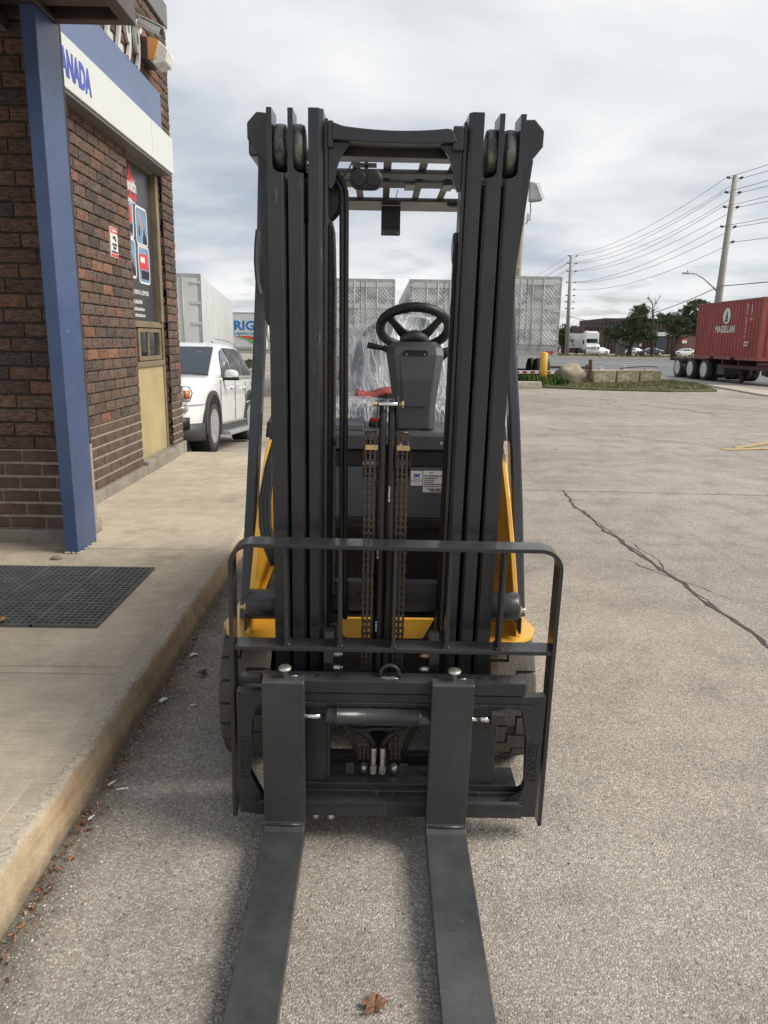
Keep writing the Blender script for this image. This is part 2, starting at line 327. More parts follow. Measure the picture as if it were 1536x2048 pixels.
# ------------------------------------------------------------------ mesh building
class MB:
    def __init__(s): s.v = []; s.f = []; s.m = []; s.sm = []; s.a = []
    def add(s, vs, fs, mi=0, smooth=False, a=0.):
        o = len(s.v); s.v += [Vector(p) for p in vs]
        for f in fs: s.f.append(tuple(i+o for i in f)); s.m.append(mi); s.sm.append(smooth); s.a.append(a)
        return s
    def box(s, x0, x1, y0, y1, z0, z1, mi=0, a=0.):
        return s.add([(x0, y0, z0), (x1, y0, z0), (x1, y1, z0), (x0, y1, z0), (x0, y0, z1), (x1, y0, z1), (x1, y1, z1), (x0, y1, z1)],
                     [(0, 3, 2, 1), (4, 5, 6, 7), (0, 1, 5, 4), (1, 2, 6, 5), (2, 3, 7, 6), (3, 0, 4, 7)], mi, False, a)
    def cbox(s, c, d, mi=0): return s.box(c[0]-d[0]/2, c[0]+d[0]/2, c[1]-d[1]/2, c[1]+d[1]/2, c[2]-d[2]/2, c[2]+d[2]/2, mi)
    def prism(s, pts, a, b, axis='y', mi=0, smooth=False):
        """pts: outline in the two other axes (cyclic order kept), extruded from a to b along axis"""
        n = len(pts)
        def P(p, t): return {'x': (t, p[0], p[1]), 'y': (p[0], t, p[1]), 'z': (p[0], p[1], t)}[axis]
        vs = [P(p, a) for p in pts]+[P(p, b) for p in pts]
        fs = [tuple(range(n-1, -1, -1)), tuple(range(n, 2*n))]
        s.add(vs, fs, mi)
        o = len(s.v)-2*n
        for i in range(n):
            j = (i+1) % n; s.f.append((o+i, o+j, o+n+j, o+n+i)); s.m.append(mi); s.sm.append(smooth); s.a.append(0.)
        return s
    def ring(s, outer, inner, a, b, axis='y', mi=0):
        """plate with a hole: outer and inner outlines of the same length"""
        n = len(outer)
        def P(p, t): return {'x': (t, p[0], p[1]), 'y': (p[0], t, p[1]), 'z': (p[0], p[1], t)}[axis]
        vs = [P(p, a) for p in outer]+[P(p, a) for p in inner]+[P(p, b) for p in outer]+[P(p, b) for p in inner]
        fs = []
        for i in range(n):
            j = (i+1) % n
            fs += [(i, j, n+j, n+i), (2*n+i, 3*n+i, 3*n+j, 2*n+j), (i, 2*n+i, 2*n+j, j), (n+i, n+j, 3*n+j, 3*n+i)]
        return s.add(vs, fs, mi)
    def tube(s, path, r, n=8, mi=0, smooth=True, cap=True):
        path = [Vector(p) for p in path]; k = len(path); rs = r if isinstance(r, (list, tuple)) else [r]*k
        t0 = (path[1]-path[0]).normalized(); ref = Vector((0, 0, 1)) if abs(t0.z) < .9 else Vector((1, 0, 0))
        u = t0.cross(ref).normalized(); vs = []
        for i, p in enumerate(path):
            t = (path[min(i+1, k-1)]-path[max(i-1, 0)]).normalized()
            u = (u-t*u.dot(t)).normalized(); w = t.cross(u)
            for j in range(n):
                a = 2*math.pi*j/n; vs.append(p+(u*math.cos(a)+w*math.sin(a))*rs[i])
        fs = [(i*n+j, i*n+(j+1) % n, (i+1)*n+(j+1) % n, (i+1)*n+j) for i in range(k-1) for j in range(n)]
        s.add(vs, fs, mi, smooth)
        if cap: o = len(s.v)-len(vs); s.f += [tuple(o+j for j in range(n-1, -1, -1)), tuple(o+(k-1)*n+j for j in range(n))]; s.m += [mi]*2; s.sm += [False]*2; s.a += [0.]*2
        return s
    def cyl(s, p0, p1, r, n=16, mi=0, smooth=True): return s.tube([p0, p1], r, n, mi, smooth)
    def lathe(s, prof, axis='x', c=(0, 0, 0), n=32, mi=0, smooth=True):
        """prof: (along axis, radius) pairs"""
        c = Vector(c); vs = []
        for t, r in prof:
            for j in range(n):
                a = 2*math.pi*j/n; p, q = r*math.cos(a), r*math.sin(a)
                vs.append(c+Vector({'x': (t, p, q), 'y': (p, t, q), 'z': (p, q, t)}[axis]))
        k = len(prof)
        fs = [(i*n+j, (i+1)*n+j, (i+1)*n+(j+1) % n, i*n+(j+1) % n) for i in range(k-1) for j in range(n)]
        s.add(vs, fs, mi, smooth)
        o = len(s.v)-len(vs)
        for i, rev in ((0, False), (k-1, True)):
            if prof[i][1] > 1e-5:
                q = tuple(o+i*n+j for j in range(n)); s.f.append(q if not rev else q[::-1]); s.m.append(mi); s.sm.append(False); s.a.append(0.)
        return s
    def loft(s, secs, mi=0, smooth=True, cap=True, closed=True):
        n = len(secs[0]); vs = [p for q in secs for p in q]; k = len(secs)
        fs = [(i*n+j, i*n+(j+1) % n, (i+1)*n+(j+1) % n, (i+1)*n+j) for i in range(k-1) for j in range(n if closed else n-1)]
        s.add(vs, fs, mi, smooth)
        if cap: o = len(s.v)-len(vs); s.f += [tuple(o+j for j in range(n-1, -1, -1)), tuple(o+(k-1)*n+j for j in range(n))]; s.m += [mi]*2; s.sm += [False]*2; s.a += [0.]*2
        return s
    def bar(s, p0, p1, w, d, side=(1, 0, 0), mi=0):
        """rectangular bar from p0 to p1; w along side, d across"""
        p0, p1 = Vector(p0), Vector(p1); t = (p1-p0).normalized(); u = Vector(side); u = (u-t*u.dot(t)).normalized(); w2 = t.cross(u)
        return s.loft([[p+u*a*w/2+w2*b*d/2 for a, b in ((-1, -1), (1, -1), (1, 1), (-1, 1))] for p in (p0, p1)], mi, False)
    def blob(s, c, r, n=10, m=7, seed=0, amp=.15, freq=1.5, mi=0):
        c = Vector(c); r = r if isinstance(r, (tuple, list)) else (r, r, r); vs = []; fs = []
        for i in range(m+1):
            th = math.pi*i/m
            for j in range(n):
                ph = 2*math.pi*j/n; d = Vector((math.sin(th)*math.cos(ph), math.sin(th)*math.sin(ph), math.cos(th)))
                k = 1+amp*noise.noise(d*freq+Vector((seed*3.7, seed*1.3, seed)))
                vs.append(c+Vector((d.x*r[0], d.y*r[1], d.z*r[2]))*k)
        for i in range(m):
            for j in range(n): fs.append((i*n+j, (i+1)*n+j, (i+1)*n+(j+1) % n, i*n+(j+1) % n))
        return s.add(vs, fs, mi, True)
    def join(s, o, mi=None):
        k = len(s.v); s.v += [v.copy() for v in o.v]; s.f += [tuple(i+k for i in f) for f in o.f]
        s.m += o.m if mi is None else [mi]*len(o.m); s.sm += o.sm; s.a += o.a; return s
    def xf(s, mat): s.v = [mat @ p for p in s.v]; return s
    def mesh(s, name, mats, attr=False):
        me = bpy.data.meshes.new(name); me.from_pydata([tuple(p) for p in s.v], [], s.f)
        for m in (mats if isinstance(mats, (list, tuple)) else [mats]): me.materials.append(m)
        me.polygons.foreach_set('material_index', s.m); me.polygons.foreach_set('use_smooth', s.sm)
        if attr:
            at = me.attributes.new('rnd', 'FLOAT', 'FACE'); at.data.foreach_set('value', s.a)
        me.update(); bm = bmesh.new(); bm.from_mesh(me); bmesh.ops.recalc_face_normals(bm, faces=bm.faces) if len(me.polygons) < 20000 else None
        bm.to_mesh(me); bm.free()
        return me
def origin_of(o):
    p = Vector()
    while o is not None: p = p+Vector(o.location); o = o.parent
    return p
def part(mb, name, mat, parent=None, bevel=0., world=True, attr=False, seg=2, at=None):
    """link mb as one object; vertices are given in world coordinates (parents are unrotated) unless world is False"""
    base = origin_of(parent) if (world and parent is not None) else Vector()
    o_loc = Vector(at)-base if at is not None else Vector()
    sh = base+o_loc if world else Vector()
    if sh.length: mb.v = [p-sh for p in mb.v]
    ob = bpy.data.objects.new(name, mb.mesh(name, mat, attr)); COL.objects.link(ob)
    ob.parent = parent; ob.location = o_loc
    if bevel:
        b = ob.modifiers.new('bevel', 'BEVEL'); b.width = bevel; b.segments = seg; b.limit_method = 'ANGLE'; b.angle_limit = R(40); b.harden_normals = False
    return ob
def tag(o, label=None, cat=None, group=None, kind=None):
    if label: o['label'] = label
    if cat: o['category'] = cat
    if group: o['group'] = group
    if kind: o['kind'] = kind
    return o
def thing(name, loc, label, cat, group=None, rz=0.):
    o = bpy.data.objects.new(name, None); COL.objects.link(o); o.location = loc; o.rotation_euler = (0, 0, rz); o.empty_display_size = .2
    return tag(o, label, cat, group)
def inst(mesh, name, parent, loc, rot=(0, 0, 0), scale=(1, 1, 1)):
    o = bpy.data.objects.new(name, mesh); COL.objects.link(o); o.parent = parent; o.location = loc; o.rotation_euler = rot; o.scale = scale; return o
_tc = {}
def text(s, size, depth=.0, bold=0., sx=1., align='LEFT', sp=1., shear=0.):
    """letters as an MB in the XY plane, baseline at 0, facing +Z"""
    cu = bpy.data.curves.new('txt', 'FONT'); cu.body = s; cu.size = size; cu.extrude = depth/2; cu.offset = bold; cu.align_x = align; cu.space_character = sp; cu.shear = shear
    cu.resolution_u = 3
    ob = bpy.data.objects.new('txt', cu); COL.objects.link(ob)
    dg = bpy.context.evaluated_depsgraph_get(); dg.update()
    me = bpy.data.meshes.new_from_object(ob.evaluated_get(dg))
    mb = MB(); mb.add([(v.co.x*sx, v.co.y, v.co.z+depth/2) for v in me.vertices], [tuple(p.vertices) for p in me.polygons])
    bpy.data.objects.remove(ob); bpy.data.curves.remove(cu); bpy.data.meshes.remove(me)
    return mb
def place(mb, org, right, upv):
    r_, u_ = Vector(right).normalized(), Vector(upv).normalized(); n_ = r_.cross(u_); o = Vector(org)
    return mb.xf(Matrix(((r_.x, u_.x, n_.x, o.x), (r_.y, u_.y, n_.y, o.y), (r_.z, u_.z, n_.z, o.z), (0, 0, 0, 1))))
def rrect(cx, cy, w, h, r, n=4):
    pts = []
    for sx, sy, a0 in ((1, 1, 0), (-1, 1, 90), (-1, -1, 180), (1, -1, 270)):
        for i in range(n+1):
            a = R(a0+90*i/n); pts.append((cx+sx*(w/2-r)+r*math.cos(a), cy+sy*(h/2-r)+r*math.sin(a)))
    return pts
def flat(pts, th=.001): return MB().prism(pts, 0, th, 'z')
# ================================================================== SETTING
# parking lot: one sheet to the horizon, finer near the camera
def grid(xs, ys, zf):
    mb = MB(); nx, ny = len(xs), len(ys)
    mb.add([(x, y, zf(x, y)) for y in ys for x in xs], [(j*nx+i, j*nx+i+1, (j+1)*nx+i+1, (j+1)*nx+i) for j in range(ny-1) for i in range(nx-1)], 0, True)
    return mb
def slope(x, y):
    """the yard falls away behind the brick building"""
    if y < 9.9 or x > .9: return 0.
    k = min(1, max(0, (.9-x)/2.1)); k = k*k*(3-2*k); e = min(1, max(0, (82-y)/10)); return -min(.62, .062*(y-9.9))*k*e
def gz(x, y): return slope(x, y)+.006*noise.noise(Vector((x*.5, y*.5, 0)))+.003*noise.noise(Vector((x*2, y*2, 5)))
xs = [-900, -300, -100, -40, -15, -9, -6, -4.5, -3.5]+[-3+.12*i for i in range(76)]+[7, 9, 12, 16, 25, 45, 90, 200, 500, 1200]
ys = [-60, -20, -6, -2, 0]+[.3+.15*i for i in range(61)]+[9.6, 9.9, 10.3, 10.8, 11.5, 12.3, 13.2, 14.2, 15.5, 17, 19, 20, 22, 28, 40, 60, 72, 76, 80, 82, 90, 140, 300, 800, 2500]
part(grid(xs, ys, gz), 'parking_lot', M['asphalt'])['kind'] = 'structure'
# cracks in the asphalt: thin, jagged, slightly sunken-looking tar-dark strips
def crack(name, pts, w, seed, amp=.05, step=.05):
    rnd = random.Random(seed); P = [Vector((*p, 0)) for p in pts]; out = []
    for a, b in zip(P, P[1:]):
        n = max(2, int((b-a).length/step)); d = (b-a).normalized(); nrm = Vector((-d.y, d.x, 0))
        for i in range(n):
            q = a.lerp(b, i/n); q += nrm*amp*(noise.noise(q*2.3+Vector((seed, 0, 0)))+.5*noise.noise(q*9+Vector((seed, 3, 0)))); out.append(q)
    out.append(P[-1]); mb = MB(); vs = []
    for i, q in enumerate(out):
        d = (out[min(i+1, len(out)-1)]-out[max(i-1, 0)]).normalized(); nrm = Vector((-d.y, d.x, 0))
        ww = w*(.35+rnd.random())*min(1, (i+1)/4, (len(out)-i)/4)
        z = gz(q.x, q.y)+.0035
        vs += [(*(q+nrm*ww/2).xy, z), (*(q-nrm*ww/2).xy, z)]
    mb.add(vs, [(2*i, 2*i+1, 2*i+3, 2*i+2) for i in range(len(out)-1)])
    return mb
cm = simple('crack_dark', (.072, .066, .060), .95, scale=14, var=.35)
ck = MB()
for pts, w, s, a in (([(2.05, 8.1), (2.0, 7.1), (2.04, 5.8), (2.1, 5.0), (2.12, 4.4), (2.16, 3.8), (2.2, 3.0), (2.35, 1.6)], .026, 1, .055), ([(2.05, 7.6), (1.98, 6.8), (2.08, 5.9), (2.11, 5.0), (2.15, 4.2)], .008, 4, .06), ([(2.06, 6.0), (2.15, 5.5), (2.10, 5.1)], .007, 2, .05),
                     ([(1.2, 8.15), (2.05, 8.05), (4.4, 7.95), (8, 7.9)], .012, 3, .08), ([(1.9, 5.4), (2.1, 4.9), (2.35, 4.5)], .007, 5, .08), ([(3.0, 14.6), (5.2, 12.2), (7.5, 10.6)], .018, 6, .2),
                     ([(4.5, 20.5), (6.5, 18.3), (11, 17.6)], .03, 7, .3), 
                     ([(5.0, 25.6), (8.2, 17.6)], .03, 10, .25), ([(1.2, 10.8), (3.2, 10.2), (6.1, 11.1)], .008, 11, .15), ([(8.0, 21.0), (12.0, 14.5)], .035, 12, .2)):
    ck.join(crack('c', pts, w, s, a))
part(ck, 'pavement_crack', cm)['kind'] = 'structure'
# road beyond the grass island
rd = MB().add([(3.5, 60, .03), (9.5, 40.5, .03), (14.2, 38.5, .03), (15.5, 27.5, .03), (19, 12, .03), (60, -10, .03), (400, 60, .03), (400, 92, .03), (19, 86, .03), (-60, 86, .03), (-60, 82.5, .03), (2, 82.5, .03)], [tuple(range(12))])
part(rd, 'road', M['road'])['kind'] = 'structure'
apron = MB().prism([(12.2, 35.8), (12.9, 38.9), (14.15, 38.4), (15.45, 27.5), (19, 12), (17.0, 12), (12.7, 24.5), (13.4, 31)], .0, .055, 'z')
part(apron, 'driveway_apron', M['concrete'])['kind'] = 'structure'
ln = MB()
for (x0, y0, x1, y1, w) in ((18, 60, 120, 62, .3), (10, 66, 120, 71, .2)): ln.bar((x0, y0, .034), (x1, y1, .034), w, .003, (0, 1, 0))
part(ln, 'road_marking', M['print_white'])['kind'] = 'structure'
# far verge and the yard in front of the brown building
gm_ = NT('grass_soil'); gm_.set(color=gm_.ramp(gm_.noise(3, 6, .7), (.3, (.085, .095, .035)), (.6, (.13, .135, .055)), (.8, (.19, .155, .09))), rough=.95)
M['soil'] = gm_.m
part(MB().prism([(-80, 86.5), (19, 86.5), (400, 92.5), (400, 99), (19, 97), (-80, 97)], .0, .16, 'z'), 'grass_verge', M['soil'])['kind'] = 'structure'
part(MB().prism([(-80, 97), (19, 97), (400, 99), (400, 180), (-80, 180)], .0, .13, 'z'), 'far_parking_lot', M['asphalt'])['kind'] = 'structure'
part(MB().prism([(-80, 86.0), (19, 86.0), (400, 92.0), (400, 92.45), (19, 86.45), (-80, 86.45)], .0, .2, 'z'), 'far_kerb', M['concrete'])['kind'] = 'structure'
# grass island
isl = [(4.6, 28.6), (5.2, 27.6), (7.7, 26.3), (10.2, 26.0), (12.1, 26.6), (13.3, 31), (12.2, 35.8), (9.2, 40.2), (7.0, 43), (4.6, 44)]
part(MB().prism(isl, .0, .07, 'z'), 'grass_island', M['soil'], bevel=.03)['kind'] = 'structure'
def inside(x, y, P):
    c = False
    for i in range(len(P)):
        (x1, y1), (x2, y2) = P[i], P[i-1]
        if (y1 > y) != (y2 > y) and x < (x2-x1)*(y-y1)/(y2-y1)+x1: c = not c
    return c
def grass_mat(name, a, b, c):
    g = NT(name); at = g.n('ShaderNodeAttribute', attribute_name='rnd')
    return g.set(color=g.ramp(at.outputs['Fac'], (0., a), (.5, b), (1., c)), rough=.8, spec=.2)
M['grass'] = grass_mat('grass_blades', (.085, .10, .04), (.155, .155, .07), (.31, .26, .15))
def blades(poly, n, hmin, hmax, seed, zb, dens=None):
    rnd = random.Random(seed); mb = MB(); xs_ = [p[0] for p in poly]; ys_ = [p[1] for p in poly]; k = 0
    while k < n:
        x, y = rnd.uniform(min(xs_), max(xs_)), rnd.uniform(min(ys_), max(ys_))
        if not inside(x, y, poly): continue
        k += 1; c = noise.noise(Vector((x*1.3, y*1.3, seed)))
        h = rnd.uniform(hmin, hmax)*(1+c*.8); a = rnd.uniform(0, math.pi); w = h*.22; dx, dy = math.cos(a)*w, math.sin(a)*w; lx, ly = rnd.uniform(-.5, .5)*h, rnd.uniform(-.5, .5)*h
        mb.add([(x-dx, y-dy, zb), (x+dx, y+dy, zb), (x+lx, y+ly, zb+h)], [(0, 1, 2)], 0, False, min(1, max(0, rnd.gauss(.45+c*.7, .22))))
    return mb
tag(part(blades(isl, 26000, .03, .095, 3, .06), 'grass', M['grass'], attr=True), 'short patchy grass on the island around the boulder', 'grass', kind='stuff')
weeds = [(4.8, 33), (9.2, 33), (9.0, 39), (5, 39)]
tag(part(blades([(4.9, 27.9), (6.2, 27.4), (7.3, 28.6), (7.2, 30.8), (4.9, 30.6)], 4200, .10, .34, 4, .06), 'weeds', grass_mat('weed_leaves', (.035, .075, .015), (.07, .13, .03), (.13, .18, .05)), attr=True), 'tall green weeds round the foot of the yellow bollard', 'weeds', kind='stuff')
tag(part(blades([(-80, 86.6), (19, 86.6), (90, 87.5), (90, 92), (19, 97), (-80, 97)], 9000, .1, .35, 9, .15), 'verge_grass', M['grass'], attr=True), 'thin strip of grass across the road', 'grass', kind='stuff')

# ---- sidewalk: slabs with recessed joints and a worn kerb
walk = MB().box(-6, -1.14, -2, 9.62, -.05, .128)
wk = part(walk, 'sidewalk', M['foundation']); wk['kind'] = 'structure'
sj = [-1.9, 1.35, 3.03, 3.10, 5.01, 6.61, 8.05, 9.60]
for y0, y1 in zip(sj, sj[1:]):
    g_ = .013 if y1-y0 > .5 else .009
    x0 = -6.0
    part(MB().box(x0, -1.135, y0+g_/2, y1-g_/2, .1, .15), 'sidewalk_slab', M['walk'], wk, bevel=.006)
def kerb_mesh():
    mb = MB(); prof = []; ny = 620
    base = [(-1.135, .1502), (-1.09, .1502), (-1.055, .1500), (-1.040, .1485), (-1.030, .142), (-1.024, .124), (-1.014, .06), (-1.004, .0), (-1.0, -.05)]
    for i in range(ny+1):
        y = -1.9+11.5*i/ny; row = []
        for k, (x, z) in enumerate(base):
            q = Vector((y*6, k*.7, 1)); e = noise.noise(q)+.6*noise.noise(q*3.1); am = (0, .001, .003, .006, .009, .006, .005, .004, 0)[k]
            jt = .010 if 2 <= k <= 6 and min(abs(y-j) for j in (1.35, 3.06, 5.01, 6.61, 8.05)) < .012 else 0
            row.append((x+e*am-jt, y, z+(e*am*.5 if 1 < k < 7 else 0)-jt*.4))
        prof.append(row)
    return mb.loft(prof, 0, True, False, False)
kb = part(kerb_mesh(), 'kerb', M['kerb']); kb['kind'] = 'structure'
# gravel and crumbled leaf litter gathered along the kerb
rnd = random.Random(11); mb = MB()
for i in range(2600):
    y = rnd.uniform(.6, 6.5); x = -.985+abs(rnd.gauss(0, .11)); r = rnd.uniform(.0025, .007)*(1.25 if rnd.random() < .1 else .85)
    vs = [Vector((rnd.uniform(.6, 1)*a, rnd.uniform(.6, 1)*b, c*.6)) for a, b, c in ((1, 0, 0), (0, 1, 0), (-1, 0, .1), (0, -1, 0), (.2, .1, 1))]
    mb.add([(x+v.x*r, y+v.y*r, gz(x, y)+v.z*r+.001) for v in vs], [(0, 1, 4), (1, 2, 4), (2, 3, 4), (3, 0, 4)], 0, False, rnd.random())
gr_ = NT('kerb_gravel'); at_ = gr_.n('ShaderNodeAttribute', attribute_name='rnd'); gr_.set(color=gr_.ramp(at_.outputs['Fac'], (0., (.09, .08, .07)), (.5, (.30, .27, .23)), (1., (.62, .58, .5))), rough=.9)
tag(part(mb, 'gravel', gr_.m, attr=True), 'loose gravel gathered at the foot of the kerb', 'gravel', kind='stuff')
mb = MB()
cl = [(1.95, .2), (2.18, .14), (2.5, .22), (2.9, .3), (3.25, .3), (3.7, .5), (4.4, .5), (1.65, .2)]
for i in range(420):
    cy_, sd_ = cl[rnd.randrange(len(cl))]; y = rnd.gauss(cy_, sd_*.45); x = -.988+abs(rnd.gauss(0, .026))
    l, w = rnd.uniform(.003, .0115), rnd.uniform(.001, .0032); a = rnd.uniform(0, math.pi); c_, s_ = math.cos(a), math.sin(a); z = gz(x, y)+.003+rnd.random()*.010; t = rnd.uniform(-.006, .006)
    mb.add([(x+c_*l-s_*w, y+s_*l+c_*w, z+t), (x-c_*l-s_*w, y-s_*l+c_*w, z), (x-c_*l+s_*w, y-s_*l-c_*w, z-t), (x+c_*l+s_*w, y+s_*l-c_*w, z+.002)], [(0, 1, 2), (0, 2, 3)], 0, False, rnd.random())
lf_ = NT('leaf_litter'); at_ = lf_.n('ShaderNodeAttribute', attribute_name='rnd'); lf_.set(color=lf_.ramp(at_.outputs['Fac'], (0., (.07, .03, .018)), (.5, (.14, .062, .03)), (.85, (.36, .14, .05)), (1., (.50, .34, .2))), rough=.8)
tag(part(mb, 'leaf_litter', lf_.m, attr=True), 'crumbled orange leaf litter lying along the kerb', 'leaf litter', kind='stuff')
mb = MB()
for i in range(420):
    x, y = rnd.uniform(-.8, 3.2), rnd.uniform(.9, 6.5); r = rnd.uniform(.0018, .0045)*(1.7 if rnd.random() < .06 else 1)
    vs = [Vector((rnd.uniform(.6, 1)*a, rnd.uniform(.6, 1)*b, c*.6)) for a, b, c in ((1, 0, 0), (0, 1, 0), (-1, 0, .1), (0, -1, 0), (.2, .1, 1))]
    mb.add([(x+v.x*r, y+v.y*r, gz(x, y)+v.z*r+.001) for v in vs], [(0, 1, 4), (1, 2, 4), (2, 3, 4), (3, 0, 4)], 0, False, rnd.random())
tag(part(mb, 'loose_grit', gr_.m, attr=True), 'loose grit scattered over the asphalt round the forks', 'grit', kind='stuff')
# cigarette ends
for (x, y, a, lab, l) in ((-.905, 2.385, .3, 'white cigarette end, the longest one beside the leaf litter near the kerb', .042), (-.955, 2.42, 1.1, 'pale cigarette end half in the leaf litter against the kerb', .036),
                       (-.955, 2.22, 1.25, 'cigarette end lying alone below the litter, close to the kerb', .034), (-.80, 3.02, .2, 'tan cigarette end on the asphalt left of the front tyre', .036),
                       (-.93, 3.55, .6, 'crumpled white paper scrap at the kerb opposite the mat', .04), (-.945, 3.06, .8, 'small white paper scrap at the kerb beside the sidewalk joint', .034)):
    c = thing('cigarette_end' if 'cig' in lab else 'paper_scrap', (x, y, gz(x, y)+.006), lab, 'cigarette end' if 'cig' in lab else 'litter', rz=a)
    if 'cig' in lab:
        part(MB().tube([(-l/2, 0, 0), (0, .0008, .0006), (l*.2, 0, 0)], [.0038, .0042, .0038], 8), 'paper_tube', M['print_white'], c, world=False)
        part(MB().tube([(l*.2, 0, 0), (l/2, .001, -.001)], [.004, .0038], 8), 'filter', M['print_orange'] if 'tan' in lab else M['print_white'], c, world=False)
    else:
        part(MB().add([(-.02, -.01, 0), (0, -.013, .008), (.022, -.006, .002), (.018, .012, .004), (-.002, .009, .012), (-.02, .012, .001)], [(0, 1, 4, 5), (1, 2, 3, 4)]), 'paper', M['print_white'], c, world=False)
# dead leaves
def leaf(name, loc, size, col, label, seed, rz=0):
    rnd = random.Random(seed); mb = MB(); n = 22; P = []
    for i in range(n):
        a = 2*math.pi*i/n; r = size*(.55+.45*abs(math.cos(a*2.5)))*(1+.25*rnd.uniform(-1, 1)); P.append(Vector((r*math.cos(a), r*math.sin(a)*.75, size*(.18+.35*rnd.random()*abs(math.sin(a*1.5))))))
    mb.add([(0, 0, size*.06)]+[p*.5+Vector((0, 0, size*.12*rnd.random())) for p in P]+P, [(0, 1+i, 1+(i+1) % n) for i in range(n)]+[(1+i, 1+n+i, 1+n+(i+1) % n, 1+(i+1) % n) for i in range(n)])
    t = thing(name, loc, label, 'leaf', rz=rz)
    g = NT('dry_leaf'); g.set(color=g.ramp(g.noise(60, 4, .6), (.3, tuple(c*.45 for c in col)), (.65, col)), rough=.7); g.bump(g.noise(90, 3), .5, .004)
    o = part(mb, 'leaf_blade', g.m, t, world=False); sm = o.modifiers.new('thick', 'SOLIDIFY'); sm.thickness = .0012
    part(MB().tube([(0, 0, size*.08), (-size*.7, -size*.2, size*.2), (-size*1.3, -size*.5, size*.35)], .0015, 5), 'stalk', g.m, t, world=False)
leaf('dead_leaf', (.013, 1.50, .004), .036, (.26, .13, .07), 'curled brown dead leaf on the asphalt between the fork tips', 3, .4)
leaf('dead_leaf', (-1.92, 3.565, .166), .05, (.34, .20, .06), 'yellow brown dead leaf at the near edge of the rubber mat', 5, 1.2)
leaf('dead_leaf', (-.83, 3.32, .012), .034, (.13, .075, .05), 'dark crumpled dead leaf on the asphalt left of the front tyre', 8, 2.2)
sn = part(MB().blob((-2.12, 4.74, .158), (.042, .028, .014), 16, 10, 3, .3), 'pebble', M['foundation']); tag(sn, 'flat grey pebble on the sidewalk in front of the brick pier', 'stone')
# faded yellow parking stripe
ym = NT('stripe_paint'); ym.set(color=ym.mix(ym.ramp(ym.noise(14, 6, .7), (.42, 0.), (.56, 1.)), (.30, .27, .22), (.62, .40, .10)), rough=.8)
st = MB(); st.bar((5.45, 11.55, .011), (9.5, 12.5, .011), .16, .003, (0, 1, 0)); st.bar((5.75, 11.75, .0112), (7.5, 13.1, .0112), .12, .003, (0, 1, 0))
part(st, 'parking_stripe', ym.m)['kind'] = 'structure'
# rubber drainage mat: real holes, panels divided by ribs
mat_ = thing('rubber_mat', (-1.9, 4.05, .15), 'black perforated rubber drainage mat on the sidewalk by the pier', 'mat')
rub = simple('mat_rubber', (.085, .09, .088), .7, var=.3, scale=8, bump=.4, bscale=60)
X0, X1, Y0, Y1 = -2.74, -1.42, 3.553, 4.535
px_, py_ = 4, 3; fr = .014
def mat_panel(x0, x1, y0, y1):
    mb = MB(); nx, ny = 9, 8; dx, dy = (x1-x0)/nx, (y1-y0)/ny; zt, zb = .165, .1508; n = 8
    for i in range(nx):
        for j in range(ny):
            a0, b0 = x0+i*dx, y0+j*dy; cx_, cy_ = a0+dx/2, b0+dy/2; r = min(dx, dy)*.42
            sq = []; ci = []
            for k in range(n):
                a = 2*math.pi*(k+.5)/n; c_, s_ = math.cos(a), math.sin(a); m_ = max(abs(c_), abs(s_)); 
                sq.append((cx_+c_/m_*dx/2, cy_+s_/m_*dy/2)); ci.append((cx_+c_*r, cy_+s_*r*.95))
            vs = [(*p, zt) for p in sq]+[(*p, zt) for p in ci]+[(*p, zb) for p in ci]
            # square corners
            fs = []
            for k in range(n):
                l = (k+1) % n; fs += [(k, l, n+l, n+k), (n+k, n+l, 2*n+l, 2*n+k)]
            o = len(vs); vs += [(a0, b0, zt), (a0+dx, b0, zt), (a0+dx, b0+dy, zt), (a0, b0+dy, zt)]
            mb.add(vs, fs)
            # fill the four corners of the cell
            for cc in ((a0, b0), (a0+dx, b0), (a0+dx, b0+dy), (a0, b0+dy)):
                near = sorted(range(n), key=lambda k: (sq[k][0]-cc[0])**2+(sq[k][1]-cc[1])**2)[:2]
                mb.add([(*cc, zt), (*sq[near[0]], zt), (*sq[near[1]], zt)], [(0, 1, 2)])
    return mb
pw, ph_ = (X1-X0)/px_, (Y1-Y0)/py_
for i in range(px_):
    for j in range(py_):
        part(mat_panel(X0+i*pw+fr/2, X0+(i+1)*pw-fr/2, Y0+j*ph_+fr/2, Y0+(j+1)*ph_-fr/2), 'mat_panel', rub, mat_)
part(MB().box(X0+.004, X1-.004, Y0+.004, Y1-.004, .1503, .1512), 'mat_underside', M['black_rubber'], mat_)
rb_ = MB()
for i in range(px_+1): x = X0+i*pw; rb_.box(x-fr/2, x+fr/2, Y0-fr/2, Y1+fr/2, .151, .166)
for j in range(py_+1): y = Y0+j*ph_; rb_.box(X0+fr/2, X1-fr/2, y-fr/2, y+fr/2, .151, .1655)
part(rb_, 'mat_frame', rub, mat_)
